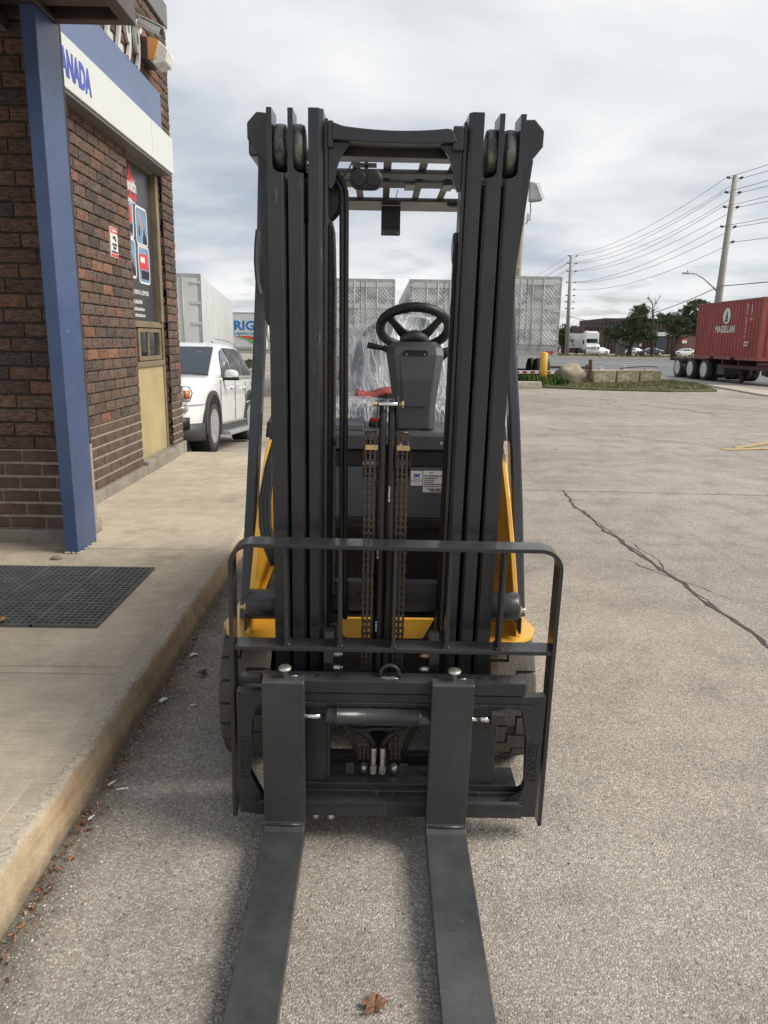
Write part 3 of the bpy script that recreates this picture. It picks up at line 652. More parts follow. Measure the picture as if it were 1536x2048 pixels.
# ================================================================== BUILDING (left)
bd = thing('brick_building', (-4, 7, 0), 'dark brown rug brick office building with blue and white sign band', 'building')
CY, CX = .0955, .2575                       # course height and brick length with joint
BH, BL = .0835, .2465
Z0 = .252; ZP = Z0+CY*6                     # the six lowest courses: smooth brick in pale mortar
part(MB().box(-9, -2.13, 5.165, 5.50, .0, 4.4).box(-9, -2.515, 5.50, 7.88, .0, 5.04).box(-9, -2.515, 9.10, 9.545, .0, 5.04).box(-9, -2.515, 7.88, 9.10, 3.44, 5.04).box(-9, -2.66, 7.885, 9.095, 0, 3.44), 'wall', M['mortar_dark'], bd)
for q_ in ((-9, -2.128, 5.162, 5.502), (-2.6, -2.512, 5.504, 7.877), (-2.6, -2.512, 9.103, 9.548)): part(MB().box(*q_, .2, ZP-.006), 'mortar', M['mortar_pale'], bd)
part(MB().box(-9, -2.10, 5.125, 5.52, .0, .25).box(-2.62, -2.465, 5.52, 7.90, .0, .25).box(-2.62, -2.47, 9.08, 9.57, .0, .30).box(-2.62, -2.46, 7.90, 9.09, .0, .285), 'foundation', M['foundation'], bd, bevel=.01)
# bricks
def brick_mb(w, h, d, seed):
    """front face at y=0 facing -y, rough chipped outline; 30 or so faces"""
    rnd = random.Random(seed); j = lambda s: rnd.uniform(-s, s); ch = .006
    mb = MB(); nx = 5
    rows = []
    for zz, yy in ((-h/2, ch), (-h/2+ch, 0), (0, -.002), (h/2-ch, 0), (h/2, ch)):
        rows.append([(-w/2+w*i/nx+(j(.002) if 0 < i < nx else 0), (ch if i in (0, nx) else yy)+j(.0018), zz+j(.0012)) for i in range(nx+1)])
    vs = [p for r in rows for p in r]; m = nx+1
    fs = [(a*m+i, a*m+i+1, (a+1)*m+i+1, (a+1)*m+i) for a in range(4) for i in range(nx)]
    back = [(x, d, z) for x in (-w/2, w/2) for z in (-h/2, h/2)]
    o = len(vs); vs += back
    fs += [tuple(range(m-1, -1, -1))+(o, o+2), (4*m,)+tuple(4*m+i for i in range(1, m))+(o+3, o+1), tuple(a*m for a in range(5))+(o+1, o), tuple(a*m+nx for a in range(4, -1, -1))+(o+2, o+3)]
    return mb.add(vs, fs)
BM = {}
def bmesh_of(w, kind, var):
    k = (round(w, 3), kind, var)
    if k not in BM: BM[k] = brick_mb(w, BH if kind == 'rough' else BH-.010, .05, var).mesh('brick', M['brick'] if kind == 'rough' else M['brick_smooth'])
    return BM[k]
joined = {'rough': MB(), 'smooth': MB()}; n_parts = 0
def lay(org, rgt, ulen, zlo, zhi, off, holes=(), single=lambda u, z: False, end_flush=True):
    """lay bricks along direction rgt from org; rot places front to face the viewer side"""
    global n_parts
    rgt = Vector(rgt); ang = math.atan2(rgt.y, rgt.x); k = 0; z = zlo
    while z < zhi-.02:
        sh = (off if k % 2 else 0.)+(.0 if k % 4 < 2 else .03); u = -sh
        while u < ulen-.01:
            a, b = max(u, 0), min(u+BL, ulen)
            for (h0, h1, zz0, zz1) in holes:
                if zz0-.04 < z+BH/2 < zz1+.0:
                    if a >= h0-.005 and b <= h1+.005: b = a
                    elif a < h0 < b and b <= h1+.3: b = h0
                    elif a < h1 < b: a = h1
            if b-a > .03:
                kind = 'smooth' if z < ZP-.01 else 'rough'; w = b-a; var = random.randrange(5); cu = (a+b)/2; zz = z+BH/2
                p = Vector(org)+rgt*cu
                if single(cu, zz) and n_parts < 298:
                    n_parts += 1; base = bd.location
                    inst(bmesh_of(w, kind, var), 'brick', bd, (p.x-base.x, p.y-base.y, zz-base.z), (random.uniform(-.006, .006), 0, ang), (1, 1, 1))
                else:
                    q = brick_mb(w, BH if kind == 'rough' else BH-.010, .05, random.randrange(999)); q.xf(Matrix.Translation((p.x, p.y, zz)) @ Matrix.Rotation(ang, 4, 'Z'))
                    rv = random.random(); q.a = [rv]*len(q.a); joined[kind].join(q)
            u += CX
        z += CY; k += 1
# pier front (faces -y): x from -3.6 to -2.12
lay((-3.9, 5.15, 0), (1, 0, 0), 1.775, Z0, 3.53, .13, single=lambda u, z: u > 1.775-.72)
# side wall (faces +x): runs along +y; opening at y 7.88..9.10
lay((-2.5, 5.5, 0), (0, 1, 0), 4.06, Z0, 5.04, .13, holes=[(2.38, 3.60, 0, 3.43)], single=lambda u, z: 1.0 < u < 2.38 and z < 2.75)
# reveal of the far jamb and building end
lay((-2.66, 9.10, 0), (1, 0, 0), .15, Z0, 3.43, .0)
part(joined['rough'], 'brickwork', M['brick_joined'], bd, attr=True)['kind'] = 'stuff'
part(joined['smooth'], 'brickwork_base', M['brick_smooth'], bd, attr=True)['kind'] = 'stuff'
part(MB().box(-9, -2.478, 5.2, 9.575, 5.05, 5.30), 'parapet_cap', M['cap_grey'], bd, bevel=.01)
# sign band
wb = part(MB().box(-2.56, -2.36, 5.3, 9.10, 3.405, 3.775), 'sign_band_white', M['sign_white'], bd, bevel=.006)
part(MB().box(-2.56, -2.378, 5.3, 9.08, 3.38, 3.406), 'band_trim', M['cap_grey'], bd)
bb = part(MB().box(-2.56, -2.43, 5.3, 8.95, 3.776, 4.195), 'sign_band_blue', M['sign_blue'], bd, bevel=.005)
part(MB().box(-2.361, -2.3592, 8.30, 8.303, 3.45, 3.775), 'panel_seam', M['cap_grey'], wb)
t = text('ZENITH CANADA',   .255, .004, .010, .645); w = max(p.x for p in t.v); place(t, (-2.36, 6.64-w, 3.495), (0, 1, 0), (0, 0, 1)); part(t, 'lettering', M['sign_letter'], wb)
# house number, every digit a thick letter
y = 7.35
for ch in '2299':
    t = text(ch, .60, .03, .010, .56, 'CENTER'); place(t, (-2.49, y+.14, 4.215), (0, 1, 0), (0, 0, 1)); part(t, 'digit', M['number_grey'], bd, bevel=.004); y += .28
# door bay
fm = MB()
fm.box(-2.64, -2.56, 7.885, 7.945, .285, 3.435).box(-2.64, -2.56, 9.03, 9.095, .285, 3.435).box(-2.64, -2.56, 7.945, 9.03, 3.36, 3.435)
fm.box(-2.64, -2.555, 7.945, 9.03, 1.70, 1.765).box(-2.64, -2.55, 7.945, 9.03, 1.275, 1.335).box(-2.66, -2.53, 8.93, 9.03, 1.765, 3.36)
fm.box(-2.655, -2.59, 7.945, 8.14, 1.335, 1.70)
fr_ = part(fm, 'window_frame', M['bronze'], bd, bevel=.006)
part(MB().box(-2.65, -2.575, 7.945, 9.03, .285, 1.275), 'lower_panel', M['tan_panel'], bd, bevel=.004)
sw = part(MB().ring([(8.16, 1.345), (8.99, 1.345), (8.99, 1.69), (8.16, 1.69)], [(8.22, 1.39), (8.93, 1.39), (8.93, 1.65), (8.22, 1.65)], -2.60, -2.57, 'x'), 'window', M['bronze'], bd)
part(MB().box(-2.605, -2.595, 8.22, 8.93, 1.39, 1.65), 'pane', M['dark_glass'], sw); part(MB().box(-2.594, -2.585, 8.53, 8.57, 1.39, 1.65), 'mullion', M['bronze'], sw)
pp = part(MB().box(-2.60, -2.59, 7.945, 8.93, 1.765, 3.36), 'window_graphic', M['poster'], bd)
def wallprint(pts, mat, lift, name='print'):      # pts in (y, z) on the graphic
    return part(MB().prism([(p[0], p[1]) for p in pts], -2.589+lift, -2.5885+lift+.0006, 'x'), name, mat, pp)
LEAF = [(0, -1), (.06, -1), (.04, -.55), (.42, -.62), (.36, -.45), (.78, -.12), (.66, -.05), (.74, .22), (.50, .17), (.44, .30), (.24, .10), (.33, .62), (.17, .54), (0, .95)]
LEAF = LEAF+[(-x, y_) for x, y_ in LEAF[::-1][1:-1]]+[(-.06, -1)]
wallprint([(8.22+x*.20, 3.19+y_*.16) for x, y_ in LEAF], M['print_red'], .0005, 'maple_leaf')
def wtext(s, y0, z0, size, bold=.002, sx=.8, mat='print_white', name='lettering'):
    t = text(s, size, .0006, bold, sx); place(t, (-2.5865, y0, z0), (0, 1, 0), (0, 0, 1)); return part(t, name, M[mat], pp)
wtext('Zenith', 7.98, 3.075, .165, .006, .98); wtext('Canada', 8.09, 2.995, .105, .004, .98, 'print_red')
wtext('MATERIAL HANDLING', 8.0, 2.955, .036, .001, 1.0)
def tile(yc, zc, kind):
    wallprint(rrect(yc, zc, .40, .40, .06), M['print_white'], .0006, 'photo_border'); wallprint(rrect(yc, zc, .36, .36, .045), M['print_sky'], .0013, 'photo_print')
    if kind == 0:
        wallprint([(yc+.02, zc-.17), (yc+.17, zc-.17), (yc+.15, zc-.10), (yc+.10, zc-.06), (yc+.08, zc+.02), (yc+.05, zc-.07), (yc+.02, zc-.12)], M['print_black'], .002, 'crane_body')
        wallprint([(yc-.12, zc+.12), (yc-.09, zc+.14), (yc+.08, zc-.02), (yc+.06, zc-.04)], M['print_orange'], .002, 'crane_boom')
        wallprint([(yc-.11, zc-.10), (yc-.06, zc-.10), (yc-.07, zc+.0), (yc-.10, zc+.0)], M['print_black'], .002, 'crane_hook')
    else:
        wallprint([(yc-.18, zc-.05), (yc+.15, zc-.05), (yc+.12, zc+.12), (yc-.17, zc+.10)], M['print_red'], .002, 'truck_body'); wallprint([(yc-.10, zc-.15), (yc+.15, zc-.15), (yc+.16, zc-.06), (yc-.12, zc-.06)], M['print_black'], .0025, 'truck_base')
        wallprint([(yc-.12, zc+.02), (yc+.02, zc+.02), (yc+.02, zc+.08), (yc-.12, zc+.08)], M['print_white'], .003, 'truck_window')
tile(8.53, 2.76, 0); tile(8.55, 2.365, 1); tile(8.06, 2.80, 1); tile(8.08, 2.40, 0)
wtext('SALES | RENTAL | SERVICES', 7.97, 2.045, .062, .0015, .92)
wtext('(416) 860-5094', 8.06, 1.945, .058, .0015, .95)
wtext('info@zenithcanada.com', 7.96, 1.875, .056, .0012, .95)
wtext('www.zenithcanada.com', 7.98, 1.81, .056, .0012, .95)
# ---- things fixed to the wall
ws = thing('warning_sign', (-2.5, 7.35, 2.45), 'small white security notice with red top and bottom on the brick wall', 'sign')
part(MB().box(-2.508, -2.490, 7.25, 7.44, 2.32, 2.59), 'sign_plate', M['print_white'], ws, bevel=.002)
part(MB().box(-2.4895, -2.4885, 7.255, 7.435, 2.535, 2.585), 'red_header', M['print_red'], ws); part(MB().box(-2.4895, -2.4885, 7.255, 7.435, 2.325, 2.352), 'red_footer', M['print_red'], ws)
for s_, z, sz in (('WARNING', 2.548, .032), ('24 HOUR', 2.425, .034), ('VIDEO', 2.392, .034), ('SURVEILLANCE', 2.360, .026)):
    t = text(s_, sz, .0006, .0012, .9, 'CENTER'); place(t, (-2.4882, 7.345, z), (0, 1, 0), (0, 0, 1)); part(t, 'lettering', M['print_white'] if z > 2.5 else M['print_black'], ws)
part(MB().box(-2.4895, -2.488, 7.31, 7.38, 2.485, 2.512).box(-2.4895, -2.488, 7.36, 7.40, 2.468, 2.49), 'camera_icon', M['print_black'], ws)
sc_ = thing('security_camera', (-2.5, 8.5, 4.7), 'white bullet security camera bracketed above the house number', 'camera')
part(MB().lathe([(-2.505, .07), (-2.475, .07), (-2.465, .05)], 'x', (0, 8.45, 4.66), 20), 'mount_plate', M['white_paint'], sc_)
part(MB().tube([(-2.48, 8.45, 4.66), (-2.44, 8.40, 4.66), (-2.40, 8.33, 4.69)], .022, 12), 'bracket_arm', M['white_paint'], sc_)
a0, a1 = Vector((-2.43, 8.30, 4.66)), Vector((-2.20, 8.24, 4.545)); d_ = (a1-a0).normalized(); u_ = Vector((.15, 1, 0)).normalized(); w_ = d_.cross(u_).normalized()
part(MB().loft([[a0.lerp(a1, t)+u_*a+w_*b for a, b in rrect(0, 0, .085, .075, .028, 3)] for t in (0, .05, 1.0)]), 'camera_body', M['white_paint'], sc_, bevel=.004)
part(MB().bar(a0+w_*(.045 if w_.z > 0 else -.045)-d_*.01, a1+w_*(.045 if w_.z > 0 else -.045)+d_*.03, .10, .008, tuple(u_)), 'sun_shield', M['white_paint'], sc_, bevel=.002)
part(MB().cyl(a1+d_*.002, a1+d_*.012, .03), 'lens', M['dark_glass'], sc_)
wl_ = thing('wall_light', (-2.5, 8.7, 4.5), 'old wall pack lamp with orange side and clouded lens', 'light fitting')
part(MB().box(-2.50, -2.415, 8.50, 8.82, 4.38, 4.60), 'back_box', M['brown_metal'], wl_, bevel=.01)
for y in (8.51, 8.785): part(MB().prism([(-2.415, 4.60), (-2.30, 4.575), (-2.36, 4.40), (-2.415, 4.39)], y, y+.022, 'y'), 'side_plate', M['print_orange'], wl_)
part(MB().prism([(-2.415, 4.595), (-2.30, 4.57), (-2.215, 4.49), (-2.245, 4.38), (-2.36, 4.345), (-2.415, 4.39)], 8.534, 8.783, 'y'), 'lens', M['lamp_glass'], wl_, bevel=.012)
# ---- entrance canopy with its blue column
cn = thing('entrance_canopy', (-3, 4.5, 3.5), 'brown metal canopy with slatted soffit standing on a blue column', 'canopy')
fa = MB(); fa.box(-1.62, -1.54, 2.6, 5.2, 3.49, 4.35).box(-8, -1.62, 5.12, 5.2, 3.49, 4.35).box(-8, -1.62, 2.6, 2.68, 3.49, 4.35)
part(fa, 'fascia', M['brown_metal'], cn, bevel=.006)
part(MB().box(-8, -1.621, 2.681, 5.119, 3.60, 3.62), 'soffit', M['brown_metal'], cn)
y = 2.86
while y < 5.05:
    part(MB().box(-8, -1.625, y, y+.10, 3.515, 3.598), 'soffit_slat', M['brown_metal'], cn, bevel=.004); y += .255
part(MB().box(-8, -1.5, 2.55, 5.24, 4.351, 4.42), 'roof_edge', M['cap_grey'], cn, bevel=.006)
part(MB().box(-1.539, -1.53, 2.75, 5.05, 3.58, 4.25), 'fascia_panel', simple('dusty_pink_panel', (.16, .11, .105), .4), cn)
part(MB().box(-2.135, -2.012, 2.69, 5.115, 3.478, 3.512), 'beam', M['brown_metal'], cn, bevel=.004)
part(MB().box(-8, -2.302, 5.0, 5.12, 3.42, 3.489), 'ledge', M['cap_grey'], cn)
colm = MB(); colm.box(-2.118, -2.03, 4.87, 5.21, .15, 3.476)
part(colm, 'column', M['blue_paint'], cn, bevel=.004)
rnd = random.Random(5); mb = MB()
for i in range(46):
    t_ = rnd.random(); r = rnd.uniform(.004, .012)
    px, py = ((-2.024, 4.87+.34*t_) if i % 3 else (-2.118+.088*t_, 4.866)); mb.blob((px, py, .150+r*.3+rnd.random()*.006), (r, r, r*.7), 5, 3, i, .5)
part(mb, 'caulk_crumbs', M['concrete'], cn)['kind'] = 'stuff'
# ================================================================== FORKLIFT
fk = thing('forklift', (.015, 3.2, 0), 'yellow and charcoal forklift facing the camera with lowered triple mast and forks', 'forklift')
MO = Vector((.02, 2.25, 0))
FM = Matrix.Translation(MO) @ Matrix.Rotation(R(.5), 4, 'Y') @ Matrix.Rotation(R(3.15), 4, 'X')
def mast(mb, name, mat='mast_paint', bevel=0., parent=None, seg=2):
    mb.xf(FM); return part(mb, name, M[mat] if isinstance(mat, str) else mat, parent or fk, bevel, seg=seg)
def body(mb, name, mat, bevel=0., parent=None, seg=2): return part(mb, name, M[mat] if isinstance(mat, str) else mat, parent or fk, bevel, seg=seg)
# ---- six nested mast rails; outer x, inner x, notch at the top for the two outer stages
stages = ((.343, .297, .085, True), (.287, .2445, .09, True), (.235, .1925, .10, False))
for sgn in (-1, 1):
    for xo, xi, zb, notch in stages:
        def X(a, b): return (min(sgn*a, sgn*b), max(sgn*a, sgn*b))
        mb = MB(); a, b = X(xo, xi); w0, w1 = X(xo, xo-.014)
        if notch:
            # C-section with the front flange cut back for the roller
            c0, c1 = X(xo-.014, xi)
            prof = [(xo, 0), (xi+.007, 0), (xi, .006), (xi, .022), (xo-.014, .022), (xo-.014, .122), (xi, .122), (xi, .145), (xo, .145)]
            prof = [(sgn*x, y) for x, y in prof]; mb.prism(prof, zb, 2.035, 'z')
            mb.prism([(w0, 0), (w1, 0), (w1, .145), (w0, .145)], 2.035, 2.165, 'z')
            mb.prism([(w0, .0), (w1, .0), (w1, .10), (w0, .10)], 2.165, 2.192, 'z')
            # small fillet at the notch corner
            px_ = [(sgn*(xo-.014), 2.035), (sgn*(xo-.014), 2.058)]+[(sgn*(xo-.014-.018*(1-math.cos(R(t)))), 2.035+.018*(1-math.sin(R(t)))+.002) for t in (15, 40, 65)]+[(sgn*(xo-.034), 2.035)]
            mb.prism(px_, .001, .021, 'y')
        else:
            prof = [(xo-.002, 0), (xi+.011, 0), (xi, .010), (xi, .145), (xo, .145)]
            mb.prism([(sgn*x, y) for x, y in prof], zb, 2.194, 'z')
        mast(mb, 'mast_rail', 'mast_paint', .0022)
    for xc in (.3115, .2615):
        mast(MB().lathe([(-.0165, .050), (-.0145, .060), (-.006, .063), (.006, .063), (.0145, .060), (.0165, .050)], 'x', (sgn*xc, .068, 2.103), 40), 'mast_roller', 'roller_steel')
    xs_ = [(.345, 2.19), (.377, 2.192), (.403, 2.165), (.403, 2.125), (.355, 2.065), (.345, 2.065)]
    mast(MB().prism([(sgn*x, z) for x, z in xs_], .055, .135, 'y'), 'mast_lug', 'mast_paint', .003)
    lo = 1.66 if sgn > 0 else 1.60; xw = .388 if sgn > 0 else .382; xl = .352 if sgn > 0 else .372
    mast(MB().prism([(sgn*.345, lo), (sgn*xl, lo+.05), (sgn*xw, 2.10), (sgn*.345, 2.10)], .10, .14, 'y'), 'mast_side_plate', 'mast_paint', .003)
    # thin flange plate just inside the inner rail and its welded gusset
    mast(MB().box(*sorted((sgn*.1905, sgn*.181)), .012, .10, .70, 2.172), 'inner_flange', 'mast_paint', .0015)
    g_ = [(.181, 2.118), (.118, 2.118), (.130, 2.106), (.146, 2.085), (.157, 2.055), (.163, 2.015), (.172, 2.0), (.181, 2.005)]
    mast(MB().prism([(sgn*x, z) for x, z in g_], .018, .040, 'y'), 'gusset', 'mast_paint', .002)
# top cross beam with a dip in the middle
tp, bt = [], []
for i in range(13):
    x = -.170+.334*i/12; t = (x+.003)/.167; d = .012*(1-t*t)
    tp.append((x, 2.156-d)); bt.append((x, 2.119-.006*(1-t*t)))
tp[0] = (-.166, 2.160); tp[-1] = (.150, 2.150)
mast(MB().prism(tp+bt[::-1], -.004, .10, 'y'), 'mast_crossbeam', 'mast_paint', .003); mast(MB().box(-.18, .18, .101, .185, 2.096, 2.14), 'rear_crossbeam', 'dark_paint', .003)
mast(MB().box(-.18, -.166, .0, .09, 2.10, 2.165), 'beam_end', 'mast_paint', .003); mast(MB().box(.152, .18, .0, .09, 2.10, 2.160), 'beam_end', 'mast_paint', .003)
mast(MB().box(-.181, .186, .10, .112, .722, .820).box(-.181, .186, .099, .135, .820, .826), 'cross_plate', 'mast_paint', .0015)
for x in (-.085, .10): mast(MB().cyl((x, .0985, .785), (x, .0998, .785), .004, 10), 'hole', 'wheel_black')
mast(MB().box(-.30, .30, .11, .145, .10, .17), 'lower_crossbeam', 'dark_paint', .003)
# ---- hose reel, hoses and side chains inside the mast
mast(MB().lathe([(-.012, .060), (-.010, .072), (-.004, .066), (.004, .066), (.010, .072), (.012, .060)], 'y', (-.214, .11, 1.985), 40), 'hose_pulley', 'dark_paint')
for k, (dx, dy) in enumerate(((0, .075), (.013, .078))):
    r = .068+dx; cz = 1.985; P = [(-.214+r*math.cos(R(a)), dy, cz+r*math.sin(R(a))) for a in range(110, -1, -10)]
    P += [(-.214+r+.0006*i, dy, cz-.08*i) for i in range(1, 17)]
    mast(MB().tube(P, .0072, 10), 'hydraulic_hose', 'black_rubber')
hz_ = simple('printed_hose', (.085, .072, .066), .6, var=.5, scale=120)
P = [(-.195, .06, 1.905), (-.184, .06, 1.925), (-.174, .06, 1.918), (-.167, .06, 1.89), (-.1645, .06, 1.83)]+[(-.1625, .06, 1.75-.12*i) for i in range(9)]
h1 = mast(MB().tube(P, .0050, 8), 'printed_hose', hz_)
mast(MB().tube([(p[0]-.009, .066, p[2]-.004) for p in P], .0048, 8), 'hydraulic_hose', 'black_rubber')
for z in (1.30, .98, .80): mast(MB().cyl((-.1625, .06, z-.015), (-.1625, .06, z+.015), .0064, 10), 'hose_clamp', 'black_rubber')
mast(MB().box(-.176, -.150, .045, .075, .66, .70).box(-.174, -.152, .04, .07, .645, .66), 'hose_bracket', 'mast_paint', .002)
# one chain link: two rollers' worth of plates round a pin, shared by every link
lk = MB()
for i, x in enumerate((-.0137, -.0105, -.0018, .0018, .0105, .0137)):
    o = .0 if i % 2 else .0
    ol = [(.0052*math.cos(R(a)), .0095+.0052*math.sin(R(a))) for a in (20, 90, 160)]+[(-.0046, 0)]+[(.0052*math.cos(R(a)), -.0095+.0052*math.sin(R(a))) for a in (200, 270, 340)]+[(.0046, 0)]
    lk.prism(ol, x-.0016, x+.0016, 'x')
lk.cyl((-.0152, 0, .0100), (.0152, 0, .0100), .0044, 8).cyl((-.0085, 0, .0), (-.003, 0, .0), .001, 3)
LINK = lk.mesh('chain_link', M['chain_steel']); LINK2 = lk.mesh('chain_link', M['chain_dark'])
def chain(x, y, z1, z0, lean=0., rz=0., sx=1., lkm=None):
    c = bpy.data.objects.new('lift_chain', None); COL.objects.link(c); c.parent = fk
    m = FM @ Matrix.Translation((x, y, z1)); c.matrix_basis = Matrix.Translation(-Vector(fk.location)) @ m
    n = int((z1-z0)/.0205)
    for i in range(n): inst(lkm or LINK, 'chain_link', c, (lean*i*.0205, 0, -.0205*i), (0, 0, rz), (sx*(1.04 if i % 2 else 1.14), 1.15, 1))
    return c
chain(-.051, -.04, 1.335, .235, -.001); chain(.042, -.04, 1.335, .235, .008)
chain(-.1775, .042, 1.895, .64, 0, R(72), .8, LINK2); chain(.179, .05, 1.86, .64, 0, R(100), .7, LINK2)
mast(MB().lathe([(-.008, .03), (-.006, .042), (.006, .042), (.008, .03)], 'x', (-.188, .095, 1.89), 28), 'chain_pulley', 'dark_paint')
mast(MB().lathe([(-.008, .03), (-.006, .042), (.006, .042), (.008, .03)], 'x', (.179, .095, 1.86), 28), 'chain_pulley', 'dark_paint')
mast(MB().box(.174, .1815, .055, .11, .64, 1.90), 'chain_guard', 'dark_paint')
# ---- centre lift cylinder, yoke and hoses
mast(MB().lathe([(.14, .034), (1.16, .034), (1.17, .038), (1.215, .038), (1.22, .024), (1.30, .024)], 'z', (-.005, .035, 0), 28), 'lift_cylinder', 'dark_paint')
ck_ = mast(MB().box(-.075, .070, .0, .05, 1.20, 1.24), 'yoke', 'dark_paint', .003)
for sx_ in (-.048, .044):
    mast(MB().lathe([(-.017, .028), (-.0165, .045), (-.014, .045), (-.0138, .034), (.0138, .034), (.014, .045), (.0165, .045), (.017, .028)], 'x', (sx_, .0, 1.285), 30), 'chain_sheave', 'dark_paint')
    mast(MB().box(sx_-.0185, sx_+.0185, -.052, -.040, 1.295, 1.309), 'keeper_bar', 'brass', .001)
    for e in (-.021, .021): mast(MB().prism([(-.052, 1.31), (.03, 1.325), (.03, 1.21), (-.03, 1.20), (-.05, 1.24)], sx_+e-.001, sx_+e+.001, 'x'), 'sheave_plate', 'chain_steel')
for k, x in enumerate((-.0165, .0105)):
    P = [(x, .075, 1.33), (x, .06, 1.385), (x, .025, 1.425), (x, -.015, 1.425), (x, -.036, 1.395)]+[(x+.0002*i+(.006*math.sin(i*.35+k) if i > 3 else 0)*.6, -.038, 1.34-.1*i) for i in range(10)]
    mast(MB().tube(P, .0108, 12), 'centre_hose', 'black_rubber')
for x in (-.0335, .0275):
    mast(MB().prism([(-.052, 1.435), (.06, 1.44), (.075, 1.36), (.06, 1.20), (-.03, 1.20), (-.045, 1.28)], x-.0015, x+.0015, 'x'), 'hose_guide', 'chain_steel')
mast(MB().cyl((-.043, -.045, 1.428), (.038, -.045, 1.428), .0062, 14), 'guide_roller', 'chrome')
for x in (-.047, .036): mast(MB().cyl((x, -.045, 1.428), (x+.006, -.045, 1.428), .0105, 6, smooth=False), 'nut', 'brass')
# embossed print on the hoses
for s_, x, z in (('SAE 100R2', -.0205, .96), ('3/8 HYDRAULIC', .0095, 1.14), ('WP 4800 PSI', -.020, .72)):
    t = text(s_, .0075, .0004, .0001, .9); place(t, (x, -.0495, z), (0, 0, 1), (-1, 0, 0)); mast(t, 'hose_print', 'print_white')
# ---- carriage lower hoses and fittings
for k, sg in ((0, -1), (1, 1)):
    x0 = -.0215 if k == 0 else .008
    mast(MB().cyl((x0, -.085, .235), (x0, -.085, .262), .0115, 6, smooth=False).cyl((x0, -.085, .262), (x0, -.085, .292), .0085, 14).cyl((x0, -.085, .292), (x0, -.085, .33), .0098, 14), 'hose_fitting', 'zinc', .001)
    P = [(x0, -.085, .33), (x0+sg*.003, -.088, .352), (x0+sg*.018, -.09, .375), (x0+sg*.040, -.09, .392), (x0+sg*.050, -.088, .408), (x0+sg*.02, -.09, .422), (x0+sg*.07*(.2 if k == 0 else .9), -.086, .420)]
    if k: P = P[:4]+[(.055, -.088, .405), (.075, -.086, .416), (.085, -.086, .418)]
    else: P = P[:4]+[(-.075, -.088, .408), (-.105, -.086, .420)]
    mast(MB().tube(P, .0085, 10), 'carriage_hose', 'black_rubber')
    for i in range(3): a, b = Vector(P[1]), Vector(P[3]); q = a.lerp(b, .2+.35*i); mast(MB().tube([q-(b-a)*.05, q+(b-a)*.05], .0105, 10), 'hose_ring', 'black_plastic')
    xa = -.135 if k == 0 else .092
    mast(MB().cyl((xa-.024, -.086, .42), (xa+.022, -.086, .42), .0088, 14).cyl((xa-.006, -.086, .42), (xa+.006, -.086, .42), .0105, 6, smooth=False).cyl((xa-sg*.035, -.086, .421), (xa-sg*.022, -.086, .421), .0045, 10), 'hose_fitting', 'zinc')
mast(MB().tube([(-.105, -.10, .417), (-.07, -.105, .405), (-.02, -.105, .413), (.03, -.10, .409), (.08, -.098, .419)], .0075, 10), 'carriage_hose', 'black_rubber')
for sg in (-1, 1): mast(MB().bar((sg*.128, -.02, .40), (sg*.068, -.02, .25), .018, .006, (1, 0, 0)), 'brace', 'dark_paint', .001)
for x in (-.098, .078): mast(MB().box(x-.014, x+.014, -.075, -.069, .223, .262), 'tab', 'mast_paint', .0015)
for x in (-.052, .047): mast(MB().cyl((x, -.045, .212), (x, -.045, .238), .011, 12), 'chain_anchor', 'zinc')
# ---- load backrest, bent from flat bar
def flatbar(path, th, y0, y1):
    n = len(path); A, B = [], []
    for i, p in enumerate(path):
        q = Vector((*path[min(i+1, n-1)], 0))-Vector((*path[max(i-1, 0)], 0)); q.normalize(); nr = Vector((-q.y, q.x, 0))*th/2
        A.append((p[0]+nr.x, p[1]+nr.y)); B.append((p[0]-nr.x, p[1]-nr.y))
    vs = [(x, y, z) for pts in (A, B) for y in (y0, y1) for x, z in pts]
    fs = []
    for i in range(n-1):
        a0, a1, b0, b1 = i, n+i, 2*n+i, 3*n+i; fs += [(a0, a0+1, a1+1, a1), (b0, b1, b1+1, b0+1), (a0, b0, b0+1, a0+1), (a1, a1+1, b1+1, b1)]
    fs += [(0, n, 3*n, 2*n), (n-1, 3*n-1, 4*n-1, 2*n-1)]
    return MB().add(vs, fs)
path = [(-.468, .088), (-.461, .60), (-.4555, .93)]
for a in range(0, 91, 10): path.append((-.4555+.062-.062*math.cos(R(a)), .957+.062*math.sin(R(a))))
path += [(0, 1.0185), (.30, 1.0185)]
for a in range(90, -1, -10): path.append((.5185-.062+.062*math.cos(R(a)), .957+.062*math.sin(R(a))))
path += [(.5185, .93), (.5205, .60), (.5265, .070)]
br = mast(flatbar(path, .0125, -.122, -.052), 'backrest_frame', 'mast_paint', .0015)
mast(MB().box(-.4505, .5135, -.121, -.056, .684, .697), 'backrest_rail', 'mast_paint', .0015)
for i, x in enumerate((-.293, -.132, .030, .192, .352)):
    mast(MB().box(x-.0055, x+.0055, -.118, -.062, .697, 1.012), 'backrest_bar', 'mast_paint', .0012)
    for e in (-1, 1): mast(MB().tube([(x+e*.006, -.119, .70), (x+e*.006, -.06, .70)], .0038, 6), 'weld_bead', 'mast_paint')
